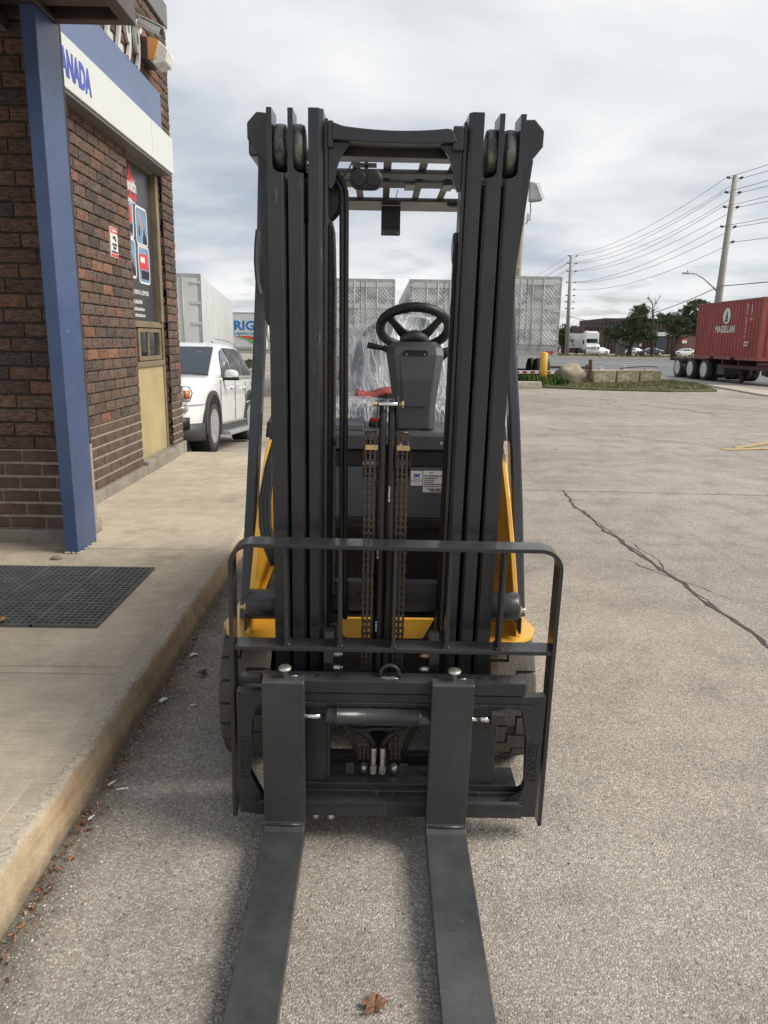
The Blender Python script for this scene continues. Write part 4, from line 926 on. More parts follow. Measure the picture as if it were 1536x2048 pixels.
# ---- sideshift frame: plate with a window, its inner edge waisted
outer = [(-.447, .113), (-.447, .40), (-.447, .552), (-.20, .549), (.20, .549), (.46, .549), (.506, .552), (.506, .30), (.506, .113), (.2, .113), (-.1, .113), (-.35, .113)]
inner = [(-.372, .172), (-.411, .26), (-.400, .44), (-.385, .504), (-.2, .505), (.2, .505), (.434, .505), (.455, .40), (.462, .24), (.445, .172), (-.0, .167), (-.30, .167)]
def resamp(P, n):
    out = []; L = [0]
    for i in range(len(P)): L.append(L[-1]+(Vector(P[(i+1) % len(P)])-Vector(P[i])).length)
    return L
O2, I2 = [], []
for i in range(12):
    for k in range(3):
        t = k/3; j = (i+1) % 12
        O2.append(tuple(Vector(outer[i]).lerp(Vector(outer[j]), t))); I2.append(tuple(Vector(inner[i]).lerp(Vector(inner[j]), t)))
mast(MB().ring(O2, I2, -.134, -.104, 'y'), 'sideshift_frame', 'mast_paint', .002)
mast(MB().box(-.245, .47, -.140, -.1345, .508, .522), 'wear_strip', 'mast_paint', .001)
for x in (-.21, -.155, -.07, .115, .31, .37, .42): mast(MB().box(x-.009, x+.009, -.142, -.139, .512, .521), 'strip_notch', 'dark_paint')
for x in (-.425, .480):
    t = text('CASCADE', .027, .003, .0008, 1.); w = max(p.x for p in t.v); place(t, (x+.009*(1 if x > 0 else 1), -.1345, .26), (0, 0, 1), (-1, 0, 0)); mast(t, 'embossed_name', 'mast_paint')
    mast(MB().ring(rrect(x, .26+w/2, .030, w+.024, .008), rrect(x, .26+w/2, .025, w+.019, .006), -.137, -.134, 'y'), 'name_border', 'mast_paint')
mast(MB().box(-.363, .440, -.141, -.080, .555, .597), 'fork_bar', 'mast_paint', .003)
for x in (-.20, -.135, .165, .235, .30, .345): mast(MB().cyl((x, -.108, .5968), (x, -.108, .5975), .010, 14), 'locking_hole', 'wheel_black')
mast(MB().box(-.443, -.375, -.10, -.07, .56, .585), 'bar_stub', 'mast_paint', .003)
mast(MB().box(-.37, .445, -.1, .0, .186, .206), 'lower_shelf', 'mast_paint', .002)
mast(MB().box(-.37, .445, -.110, -.09, .15, .186), 'lower_bar', 'mast_paint', .002)
mast(MB().box(-.385, .448, -.150, -.1345, .1655, .173), 'hook_ledge', 'mast_paint', .001)
mast(MB().box(-.40, .46, -.142, -.1345, .113, .160), 'fork_hook_bar', 'mast_paint', .002)
for x in (-.215, .328): mast(MB().box(x-.042, x+.042, -.09, -.05, .206, .545), 'carriage_plate', 'mast_paint', .003)
for x in (-.172, .225): mast(MB().box(x, x+.01, -.085, -.03, .206, .545), 'carriage_web', 'mast_paint')
mast(MB().tube([(-.006, -.108, .597), (-.006, -.108, .606)]+[(.0225-.0285*math.cos(R(a)), -.108, .606+.030*math.sin(R(a))) for a in range(10, 171, 20)]+[(.051, -.108, .606), (.051, -.108, .597)], .0065, 8), 'lifting_eye', 'mast_paint')
mast(MB().blob((.022, -.118, .598), (.030, .008, .004), 12, 6, 4, .5, 4), 'weld_bead', simple('fresh_weld', (.22, .22, .22), .35, .5, .3, 60))
# sideshift cylinder
sc = mast(MB().lathe([(-.172, .016), (-.171, .0235), (-.163, .0265), (-.140, .0265), (-.139, .0285), (-.133, .0285), (-.132, .0260), (.112, .0260), (.113, .0283), (.119, .0283), (.120, .0262), (.20, .0262), (.205, .016)], 'x', (0, -.153, .482), 32), 'sideshift_cylinder', 'mast_paint')
mast(MB().cyl((-.26, -.153, .482), (-.172, -.153, .482), .0078, 16), 'cylinder_rod', 'chrome', parent=None)
mast(MB().cyl((.205, -.153, .482), (.30, -.153, .482), .0078, 16).cyl((.30, -.153, .482), (.335, -.153, .482), .0095, 16), 'cylinder_rod', 'chrome')
mast(MB().prism([(.335, .505), (.385, .505), (.375, .485), (.345, .462), (.335, .462)], -.165, -.138, 'y'), 'rod_bracket', 'mast_paint', .003)
for x, z in ((-.205, .103), (-.155, .101)): mast(MB().blob((x, -.125, z), .0135, 10, 6, 1, .1), 'grease_cap', 'zinc')
# ---- forks
def fork(x0, x1):
    prof = [(-.136, .612), (-.176, .612), (-.181, .607), (-.182, .16), (-.184, .122), (-.191, .107), (-.205, .1005), (-1.24, .1000), (-1.265, .094), (-1.268, .088), (-1.22, .080), (-.26, .053), (-.17, .054), (-.146, .062), (-.136, .080)]
    f = mast(MB().prism(prof, x0, x1, 'x'), 'fork', 'fork_paint', .0022)
    xm = (x0+x1)/2; b = Vector(fk.location)
    mast(MB().tube([(x0+.004, -.186, .112), (xm, -.188, .114), (x1-.004, -.186, .112)], [.004, .0055, .004], 8), 'heel_weld', 'mast_paint')
    pm = MB().lathe([(.604, .0075), (.633, .0075), (.634, .010), (.637, .012), (.6375, .019), (.643, .0205), (.647, .017), (.6485, .0)], 'z', (xm+.004, -.150, 0), 20)
    mast(pm, 'fork_pin', 'zinc')
    mast(MB().tube([(xm+.022, -.15, .614), (xm+.035, -.148, .616), (xm+.042, -.145, .613)], .0022, 6), 'pin_tab', 'zinc')
fork(-.362, -.235); fork(.149, .276)
# ---- lower mast brackets, rollers and bolts
for sg in (-1, 1):
    x = -.171 if sg < 0 else .163
    P = [(-.012, .70), (.020, .70), (.020, .50), (-.020, .50), (-.045, .55), (-.052, .61), (-.042, .66)]
    mast(MB().prism(P, x-.0155, x+.0155, 'x'), 'mast_bracket', 'mast_paint', .003)
    for z in (.625, .578): mast(MB().cyl((x-sg*.016, -.02, z), (x-sg*.036, -.02, z), .0085, 6, smooth=False).cyl((x-sg*.036, -.02, z), (x-sg*.044, -.02, z), .005, 10), 'bracket_bolt', 'brass' if (sg > 0 and z > .6) else 'zinc')
# ---- tilt pivots seen beside the mast
for sg in (-1, 1):
    a, b = ((-.442, -.335) if sg < 0 else (.395, .497)); yb = 2.42; zc_ = .708
    body(MB().lathe([(a, .040), (a+.006, .049), (a+.012, .052), (b-.004, .052), (b, .05)] if sg < 0 else [(a, .05), (a+.004, .052), (b-.012, .052), (b-.006, .049), (b, .040)], 'x', (0, yb, zc_), 28), 'tilt_pivot', 'mast_paint')
    e = a if sg < 0 else b
    body(MB().cyl((e+sg*.0, yb, zc_-.012), (e+sg*.010, yb, zc_-.012), .016, 6, smooth=False).cyl((e+sg*.010, yb, zc_-.012), (e+sg*.024, yb, zc_-.012), .008, 12), 'pivot_bolt', 'brass' if sg < 0 else 'zinc')
    body(MB().box(min(e, e+sg*.008), max(e, e+sg*.008), yb-.03, yb+.06, zc_-.09, zc_-.03), 'pivot_plate', 'mast_paint', .003)
    body(MB().tube([(sg*.37, yb, zc_), (sg*.34, 2.8, .80), (sg*.33, 3.2, .86)], .028, 14), 'tilt_cylinder', 'dark_paint')
# ---- front fender plates, side panels, pillars
body(MB().prism([(.31, 2.37), (.470, 2.372), (.55, 2.435), (.578, 2.51), (.565, 2.60), (.545, 3.0), (.545, 3.35), (.31, 3.35)], .578, .594, 'z'), 'fender_plate', 'yellow_paint', .003)
body(MB().prism([(-.30, 2.39), (-.475, 2.392), (-.52, 2.45), (-.55, 2.53), (-.54, 2.62), (-.52, 3.0), (-.52, 3.35), (-.30, 3.35)], .578, .594, 'z'), 'fender_plate', 'yellow_paint', .003)
body(MB().prism([(-.13, .628), (.212, .628), (.172, .552), (-.10, .552), (-.13, .570)], 2.50, 2.515, 'y'), 'front_panel', 'yellow_paint', .002)
def shx(mb, sg, k=.055): mb.v = [Vector((p.x+sg*(1.22-p.z)*k, p.y, p.z)) for p in mb.v]; return mb
for sg, xa in ((-1, -.402), (1, .462)):
    P = [(2.425, .594), (2.47, .75), (2.52, .90), (2.60, 1.06), (2.68, 1.17), (2.73, 1.215), (2.80, 1.235), (3.5, 1.20), (3.5, .594)]
    mb = MB().prism(P, xa-.0085, xa+.0085, 'x'); shx(mb, sg, .065); body(mb, 'side_panel', 'yellow_paint', .003)
    mb = MB().prism([(2.78, 1.237), (2.83, 1.29), (2.95, 1.31), (3.1, 1.27), (3.1, 1.236)], xa-.02, xa+.03, 'x'); body(mb, 'panel_cap', 'black_plastic', .004)
PL = [(-.478, 2.59, .60), (-.459, 2.68, 1.02), (-.438, 2.79, 1.56), (-.428, 2.865, 1.92), (-.425, 2.93, 2.24)]
PR = [(.532, 2.59, .62), (.518, 2.68, 1.02), (.499, 2.745, 1.36), (.484, 2.79, 1.56), (.470, 2.865, 1.92), (.462, 2.93, 2.24)]
for P, nm in ((PL, 'l'), (PR, 'r')):
    s_ = [[Vector(p)+Vector((a, b, 0)) for a, b in rrect(0, 0, .040, .070, .008, 2)] for p in P]
    body(MB().loft(s_, 0, False), 'guard_pillar', 'guard_paint')
body(MB().loft([[Vector((-.452+.022*t, 2.745, .0+z)) + Vector((a, b, 0)) for a, b in rrect(0, 0, .007, .09, .003, 2)] for z, t in ((1.755, 1.3), (1.80, .95), (1.86, .8), (1.92, .95), (1.965, 1.2))], 0, False), 'side_mirror', 'black_plastic')
body(MB().tube([(-.394, 2.72, 1.668), (-.397, 2.72, 1.61), (-.387, 2.72, 1.548), (-.386, 2.72, 1.40), (-.388, 2.72, 1.28)], .004, 6), 'mirror_arm', 'zinc')
# side hoses bulging left of the mast
for k in range(3):
    o = .013*k; P = [(-.352, 2.62+o, 1.30), (-.362+o*.2, 2.60+o, 1.25), (-.385+o*.6, 2.56, 1.16), (-.402+o, 2.52, 1.05), (-.398+o, 2.49, .97), (-.380+o, 2.46, .90), (-.352+o, 2.44, .84)]
    body(MB().tube(P, .0095, 10), 'side_hose', 'black_rubber')
# ---- body behind the mast
body(MB().box(-.36, .40, 2.66, 2.90, .18, .50), 'front_axle', 'dark_paint', .02)
body(MB().box(-.38, .42, 2.98, 3.40, .45, .86), 'bulkhead', 'dark_paint', .01)
cw = body(MB().box(-.40, .445, 2.955, 3.30, .846, 1.170), 'cowl_panel', 'grey_plastic', .006)
lt = simple('cowl_insert', (.080, .090, .105), .30, var=.12, scale=3)  # lighter blue-grey: the sky reflected in the panel is painted into its colour
body(MB().box(-.385, .43, 2.943, 2.954, .895, 1.105), 'cowl_insert', lt, .004, cw)
body(MB().box(-.39, .435, 2.940, 2.954, .850, .893), 'cowl_lower', 'dark_paint', .003, cw)
body(MB().box(-.39, .435, 2.941, 2.954, 1.107, 1.166), 'cowl_upper', 'black_plastic', .003, cw)
dh = body(MB().prism([(2.93, 1.176), (2.93, 1.232), (2.945, 1.246), (3.28, 1.252), (3.28, 1.176)], -.40, .445, 'x'), 'dash_top', 'grey_plastic', .004)
body(MB().cyl((.255, 2.9285, 1.205), (.255, 2.932, 1.205), .007, 12), 'screw', 'zinc', parent=dh)
body(MB().prism([(2.96, 1.247), (2.97, 1.268), (3.15, 1.278), (3.18, 1.247)], -.35, -.055, 'x'), 'side_tray', 'grey_plastic', .004)
# stickers
s1 = body(MB().box(.137, .1835, 2.9415, 2.9428, 1.030, 1.090), 'maker_sticker', 'print_white'); s2 = body(MB().box(.1865, .270, 2.9415, 2.9428, 1.003, 1.091), 'data_sticker', 'print_white')
def stext(s_, x, z, sz, par, mat='print_black', sx=1., bold=.0003, al='LEFT', shear=0.):
    t = text(s_, sz, .0003, bold, sx, al, shear=shear); place(t, (x, 2.9412, z), (1, 0, 0), (0, 0, 1)); body(t, 'lettering', mat, parent=par)
stext('E\u0131K', .160, 1.066, .017, s1, 'sign_letter', 1.1, .001, 'CENTER', .3)
for i, w in enumerate(('EQUIPMENT LTD', 'SALES SERVICE RENTALS')): stext(w, .160, 1.056-.009*i, .0050, s1, 'sign_letter', .8, .0001, 'CENTER')
stext('MODEL', .212, 1.082, .005, s2); stext('CAT  CATERPILLAR  CAT', .190, 1.068, .0070, s2, bold=.0004, sx=.95)
for i, w in enumerate(('TIRE PRESSURE (MAX)', 'FRONT TIRE SIZE', 'REAR TIRE SIZE', 'MAX RECOMMENDED WEIGHT', 'LOAD TIRE TREAD WIDTH')): stext(w, .191, 1.059-.0085*i, .0058, s2, sx=.95)
stext('MITSUBISHI CATERPILLAR', .206, 1.014, .0062, s2, bold=.0005, sx=.85); stext('FORKLIFT AMERICA INC.', .216, 1.007, .0058, s2, bold=.0005, sx=.85)
# ---- steering column: faceted shroud
def sec(y, z, w, d, tl=0.): return [Vector((.148+a*w, y+b*d, z+tl*b)) for a, b in ((-.36, -.5), (.36, -.5), (.5, -.30), (.5, .5), (-.5, .5), (-.5, -.30))]
cs = body(MB().loft([sec(3.040, 1.252, .166, .11), sec(3.045, 1.34, .170, .11), sec(3.06, 1.45, .20, .12), sec(3.085, 1.545, .232, .13), sec(3.10, 1.575, .225, .125), sec(3.115, 1.597, .17, .10)], 0, False), 'column_shroud', 'grey_plastic', .005)
body(MB().loft([[Vector((.148+a*w, y-.5*.12+.002, z)) for a in (-.27, .27)]+[Vector((.148+a*w, y-.5*.12-.004, z)) for a in (.27, -.27)] for y, z, w in ((3.045+.004, 1.345, .17), (3.06, 1.45, .20), (3.083, 1.54, .225))], 0, False), 'column_panel', 'grey_plastic', parent=cs)
body(MB().prism(rrect(.148, 1.553, .098, .022, .009), 3.018, 3.028, 'y'), 'column_slot', 'black_plastic', parent=cs)
for x in (.112, .184): body(MB().cyl((x, 3.0165, 1.548), (x, 3.019, 1.548), .0035, 8), 'screw', 'zinc', parent=cs)
body(MB().lathe([(1.19, .085), (1.20, .087), (1.26, .080), (1.29, .072), (1.292, .05)], 'z', (.150, 3.07, 0), 36), 'column_collar', 'grey_plastic')
# ---- steering wheel
sw_ = bpy.data.objects.new('steering_wheel', None); COL.objects.link(sw_); sw_.parent = fk
WM = Matrix.Translation((.146, 3.15, 1.652)) @ Matrix.Rotation(R(-34), 4, 'X')
def wheelp(mb, name, mat='black_plastic', bevel=0): mb.xf(WM); return part(mb, name, M[mat] if isinstance(mat, str) else mat, sw_, bevel)
RW = .141
nr = 60; rim = MB(); ring = []
for i in range(nr+1):
    a = 2*math.pi*i/nr; c = Vector((math.cos(a)*RW, math.sin(a)*RW, 0)); rr = .0198*(1+.035*math.cos(a*24)); ring.append([c+Vector((math.cos(a)*math.cos(b), math.sin(a)*math.cos(b), math.sin(b)))*rr for b in [2*math.pi*k/12 for k in range(12)]])
wheelp(rim.loft(ring, 0, True, False), 'rim')
for a in (218, 322, 90):
    d = Vector((math.cos(R(a)), math.sin(R(a)), 0)); w_ = Vector((-d.y, d.x, 0))
    ss = [[d*t+w_*(s_*ww)+Vector((0, 0, z+h)) for s_, h in ((-1, -.006), (1, -.006), (1, .006), (-1, .006))] for t, ww, z in ((.03, .030, -.058), (.07, .021, -.048), (.11, .016, -.022), (.142, .018, -.003))]
    wheelp(MB().loft(ss, 0, True), 'spoke', bevel=.003)
wheelp(MB().lathe([(-.085, .050), (-.078, .060), (-.060, .062), (-.045, .052), (-.036, .03), (-.034, 0)], 'z', (0, 0, 0), 32), 'hub', 'grey_plastic')
body(MB().tube([(.075, 3.10, 1.556), (.035, 3.10, 1.565), (.018, 3.10, 1.570)], [.018, .015, .011], 12), 'lever_base', 'black_rubber')
body(MB().tube([(.02, 3.10, 1.569), (-.02, 3.10, 1.576), (-.046, 3.10, 1.581)], [.0095, .012, .0125], 12), 'direction_lever', 'black_rubber')
body(MB().tube([(.255, 3.11, 1.545), (.275, 3.10, 1.556), (.300, 3.10, 1.566)], [.026, .02, .016], 12), 'wiper_lever', 'black_rubber')
# floor lever with a red collar
body(MB().lathe([(1.24, .030), (1.268, .026), (1.27, .024)], 'z', (-.010, 3.12, 0), 20), 'lever_boot', 'grey_plastic'); body(MB().lathe([(1.268, .024), (1.275, .026), (1.283, .022), (1.285, 0)], 'z', (-.010, 3.12, 0), 20), 'red_collar', 'red_plastic')
# ---- hood, seat, wrap
body(MB().loft([[Vector((x, y, z)) for x, y in rrect(.02, 4.05, w, 1.0, .10, 3)] for z, w in ((.55, .96), (1.0, .94), (1.12, .84), (1.15, .70))], 0, True), 'engine_hood', 'yellow_paint')
body(MB().box(-.42, .46, 3.30, 3.62, .50, .56), 'floor_plate', 'dark_paint', .004)
seatm = simple('seat_vinyl', (.035, .048, .058), .45, var=.2, bump=.2)
sb_ = MB(); secs = []
for z, w, y, d in ((1.28, .44, 3.84, .10), (1.34, .54, 3.85, .14), (1.45, .56, 3.87, .15), (1.58, .50, 3.91, .13), (1.66, .40, 3.94, .10), (1.71, .24, 3.96, .06), (1.722, .1, 3.965, .03)):
    secs.append([Vector((.135+a, y+b, z)) for a, b in rrect(0, 0, w, d, d*.45, 5)])
body(sb_.loft(secs), 'seat_back', seatm)
body(MB().loft([[Vector((x, y, z)) for x, y in rrect(.13, 3.62, w, h, .08, 5)] for z, w, h in ((1.15, .46, .44), (1.20, .52, .50), (1.285, .52, .50), (1.315, .46, .44))]), 'seat_cushion', seatm)
redf = simple('red_fabric', (.30, .06, .055), .8)
body(MB().loft([[Vector((x, 3.68+a, 1.335+.012*math.sin(x*30)+b)) for a, b in ((-.05, -.004), (-.05, .010+.006*math.sin(x*55)), (.05, .030), (.05, .0))] for x in [-.11+.30*i/16 for i in range(17)]], 0, True), 'red_pad', redf)
def wrap_mat():
    g = NT('plastic_wrap'); n = g.noise(5.5, 3, .5, vec=g.map((2.0, 1, .5), rot=(0, .5, 0)), dist=.8); w = g.noise(12, 3, .5, vec=g.map((1.8, 1, .45), rot=(0, -.4, .2)), dist=1.0)
    ridge = g.ramp(g.math('ABSOLUTE', g.math('SUBTRACT', n, .5)), (.0, .75), (.05, 0.)); r2 = g.ramp(g.math('ABSOLUTE', g.math('SUBTRACT', w, .5)), (.0, .45), (.03, 0.))
    hh = g.math('MAXIMUM', ridge, r2); g.bump(g.math('ADD', g.math('MULTIPLY', n, 2.), hh), .38, .02)
    haze = g.ramp(g.noise(4.2, 3, .5, vec=g.map((1.5, 1, .6), rot=(0, .4, 0)), dist=.6), (.38, .10), (.52, .32), (.66, .66))
    al = g.math('ADD', g.math('MULTIPLY', hh, .5), haze, clamp=True)
    return g.set(color=(.74, .78, .82), rough=.27, alpha=al, spec=.8, coat=.4)
M['wrap'] = wrap_mat()
def wrap(secs, name, seed, amp):
    mb = MB(); mb.loft(secs, 0, True, False)
    for i, p in enumerate(mb.v):
        q = p*9+Vector((seed, 0, 0)); k = amp*(noise.noise(q)+.8*(.3-abs(noise.noise(q*2.2)))*1.6); c = Vector((.14, 3.8, p.z)); d = (p-c); d.z = 0
        mb.v[i] = p+(d.normalized()*k if d.length else Vector())
    return body(mb, name, 'wrap')
secs = []
for i in range(26):
    t = i/25; z = 1.27+.465*t; w = .78*(1-t**3.2)**.6*(1-.10*math.sin(t*6))+.05; dpt = .24*(1-t**2.5)**.5+.03
    secs.append([Vector((.155-.05*(1-t)+.5*w*math.cos(a), 3.86+.10*t+.5*dpt*math.sin(a), z)) for a in [2*math.pi*k/56 for k in range(56)]])
wrap(secs, 'seat_wrap', 3, .020)
secs = []
for i in range(14):
    t = i/13; z = 1.225+.115*math.sin(t*math.pi/2); w = .74-.40*t**3; h = .60-.35*t**3
    secs.append([Vector((.10+x, 3.60+y, z-.02*noise.noise(Vector((x*8, y*8, 2))))) for x, y in rrect(0, 0, w, h, .12, 9)])
wrap(secs, 'cushion_wrap', 8, .018)
body(MB().box(.24, .36, 3.28, 3.40, 1.205, 1.222), 'paper_sheet', 'print_white')
# ---- overhead guard
gz_ = 2.217
guard = body(MB().box(-.40, .43, 2.745, 2.85, gz_, gz_+.016), 'guard_front_bar', simple('guard_bar_bounce', (.11, .10, .09), .55, var=.2, scale=10), .004)  # grey steel; the beige ground bounce on its underside is put into the colour
gm2 = simple('guard_bar_grey', (.034, .036, .040), .45, var=.15, scale=10)
body(MB().box(-.40, .43, 3.02, 3.11, gz_, gz_+.016), 'guard_cross_bar', gm2, .004)
body(MB().box(-.40, .43, 3.18, 3.30, gz_, gz_+.016), 'guard_cross_bar', gm2, .004)
body(MB().box(-.44, .47, 3.60, 3.86, gz_+.0, gz_+.018), 'guard_rear_beam', 'dark_paint', .006)
for xc in (-.25, -.092, .024, .157, .270): body(MB().box(xc-.015, xc+.015, 2.853, 3.598, gz_+.013, gz_+.020), 'guard_slat', gm2, .002)
for xc in (.117, .272): body(MB().box(xc-.020, xc+.020, 3.18, 3.305, gz_-.008, gz_-.001), 'slat_clamp', 'guard_paint', .002)
for xc in (-.43, .465): body(MB().box(xc-.03, xc+.03, 2.78, 4.20, gz_+.0, gz_+.06), 'guard_side_rail', 'guard_paint', .01)
for xc in (-.43, .465): body(MB().bar((xc, 4.18, gz_+.03), (xc, 4.30, 1.05), .05, .06), 'rear_pillar', 'guard_paint', .004)
body(MB().prism([(.004, 2.215), (.094, 2.215), (.094, 2.105), (.004, 2.105)], 3.70, 3.706, 'y'), 'hanging_plate', 'black_plastic', .002)
body(MB().prism(rrect(.049, 2.096, .090, .026, .006), 3.694, 3.708, 'y'), 'plate_strip', 'grey_plastic')
for x in (.017, .082): body(MB().cyl((x, 3.6925, 2.094), (x, 3.695, 2.094), .0022, 8), 'screw', 'zinc')
body(MB().loft([[Vector((.335+.030*math.cos(a)*k, 3.63, gz_-.001-.013*t+0*a))+Vector((0, .018*math.sin(a)*k, 0)) for a in [2*math.pi*j/16 for j in range(16)]] for t, k in ((0, 1), (.5, 1), (1, .6))]), 'dome_lamp', 'black_plastic')
for i in range(3): body(MB().tube([(.070-.003*i, 3.32, gz_-.002-.012*i), (.072-.003*i, 3.32, gz_-.008-.012*i), (.068-.003*i, 3.32, gz_-.013-.012*i)], .0018, 5), 'hang_chain', 'cladding')
# work light: oval housing with two round lenses
wlx, wly, wlz = -.050, 2.70, 2.133
wk_ = body(MB().loft([[Vector((wlx+a*k, wly+dy, wlz+b*k)) for a, b in rrect(0, 0, .112, .066, .032, 6)] for dy, k in ((0, .90), (.006, 1), (.03, .98), (.05, .7))]), 'work_light', 'black_plastic')
for dx in (-.024, .024):
    body(MB().lathe([(-.004, .021), (-.001, .023), (.004, .023)], 'y', (wlx+dx, wly, wlz), 24), 'lens_ring', 'black_plastic', parent=wk_)
    body(MB().lathe([(-.003, .0), (-.0035, .010), (-.001, .0195)], 'y', (wlx+dx, wly, wlz), 24), 'lens', simple('lamp_lens', (.42, .43, .44), .15, .5), parent=wk_)
body(MB().box(wlx-.035, wlx+.035, wly+.01, wly+.05, wlz+.045, wlz+.052).box(wlx-.006, wlx+.006, wly+.02, wly+.04, wlz+.03, gz_), 'light_bracket', 'black_plastic', parent=wk_)
body(MB().tube([(wlx-.04, 2.76, gz_), (wlx-.062, 2.75, 2.17), (wlx-.085, 2.74, 2.14)], .003, 6), 'light_cable', 'black_rubber')
# ---- counterweight and rear
body(MB().loft([[Vector((.015+a, 4.62+b, z)) for a, b in rrect(0, 0, w, d, .16, 4)] for z, w, d in ((.16, .92, .60), (.25, 1.02, .72), (.70, 1.04, .76), (1.0, 1.0, .66), (1.08, .9, .5))]), 'counterweight', 'yellow_paint')
body(MB().box(-.36, .39, 3.0, 4.4, .14, .56), 'chassis', 'dark_paint', .02)
for sg in (-1, 1): body(MB().box(.015+sg*.50-.04, .015+sg*.50+.04, 3.3, 3.75, .22, .30), 'step', 'dark_paint', .005)
# ---- wheels
def drive_wheel(name, x0, x1, yc, Rr, mat):
    zc_ = Rr; w = x1-x0; xm = (x0+x1)/2
    t = MB().lathe([(-w*.30, Rr*.52), (-w*.46, Rr*.60), (-w*.5, Rr*.80), (-w*.47, Rr*.915), (-w*.40, Rr*.945), (w*.40, Rr*.945), (w*.47, Rr*.915), (w*.5, Rr*.80), (w*.46, Rr*.60), (w*.30, Rr*.52)], 'x', (xm, yc, zc_), 72)
    tv = body(t, name, mat)
    lug = MB(); n = 22
    for i in range(n):
        for sd in (-1, 1):
            a0 = 2*math.pi*(i+(.5 if sd > 0 else 0))/n; da = 2*math.pi/n*.86; rows = []
            for a in (a0, a0+da*.33, a0+da*.66, a0+da):
                row = []
                for t_, rr in ((-.02, .945), (-.02, 1.0), (.30, 1.0), (.44, .985), (.505, .90), (.505, .80)):
                    ja = .004*noise.noise(Vector((i*3.1, sd, t_*5))); r_ = Rr*(rr+ja); x = xm+sd*w*(t_ if t_ > 0 else .10*(1 if (i % 2) else -.6)); row.append(Vector((x, yc+r_*math.sin(a), zc_+r_*math.cos(a))))
                rows.append(row)
            lug.loft(rows, 0, False, True)
    body(lug, 'tyre_tread', mat, .0, parent=tv)['kind'] = 'stuff'
    body(MB().lathe([(-w*.28, Rr*.25), (-w*.28, Rr*.52), (w*.28, Rr*.52), (w*.28, Rr*.25)], 'x', (xm, yc, zc_), 32), 'wheel_rim', M['cladding'])
drive_wheel('front_tyre', -.562, -.384, 2.722, .287, M['drive_tyre']); drive_wheel('front_tyre', .412, .590, 2.722, .287, M['drive_tyre'])
drive_wheel('rear_tyre', -.50, -.34, 4.30, .235, M['drive_tyre']); drive_wheel('rear_tyre', .37, .53, 4.30, .235, M['drive_tyre'])
# ================================================================== VEHICLES
def vpart(mb, name, mat, par, bevel=0., world=False): return part(mb, name, M[mat] if isinstance(mat, str) else mat, par, bevel, world=world)
def road_wheel(par, c, Rr, w, rim='silver', spokes=5, sgn=1, name='wheel', dish=0.):
    """wheel about the x axis at c (local); sgn = outward x direction"""
    x, y, z = c; q = sgn*w/2
    t = MB().lathe([(-q, Rr*.62), (-q, Rr*.80), (-q*.86, Rr*.95), (-q*.5, Rr), (q*.5, Rr), (q*.86, Rr*.95), (q, Rr*.80), (q*.96, Rr*.64)], 'x', c, 36)
    wh = vpart(t, name, 'road_tyre', par)
    r = MB().lathe([(q*.50, Rr*.56), (q*.75, Rr*.60), (q*.99, Rr*.665), (q*.99, Rr*.645)], 'x', c, 32)
    if spokes:
        for i in range(spokes):
            a = 2*math.pi*i/spokes+.3; d = Vector((0, math.cos(a), math.sin(a))); tn = Vector((0, -d.z, d.y)); o = Vector(c)+Vector((q*.80, 0, 0))
            for s_ in (-1, 1): r.bar(o+tn*s_*Rr*.03, o+d*Rr*.63+tn*s_*Rr*.12+Vector((q*.12, 0, 0)), .030*Rr/.36, .03, tn)
        r.cyl(Vector(c)+Vector((q*.7, 0, 0)), Vector(c)+Vector((q*.9, 0, 0)), Rr*.16, 16)
    else:
        r.lathe([(q*.52, .0), (q*.52, Rr*.16), (q*.2, Rr*.20), (q*.12, Rr*.40), (q*.3, Rr*.60)], 'x', c, 24)
    vpart(r, 'rim', rim, wh)
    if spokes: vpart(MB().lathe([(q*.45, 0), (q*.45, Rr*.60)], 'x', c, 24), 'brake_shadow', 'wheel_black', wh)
    return wh
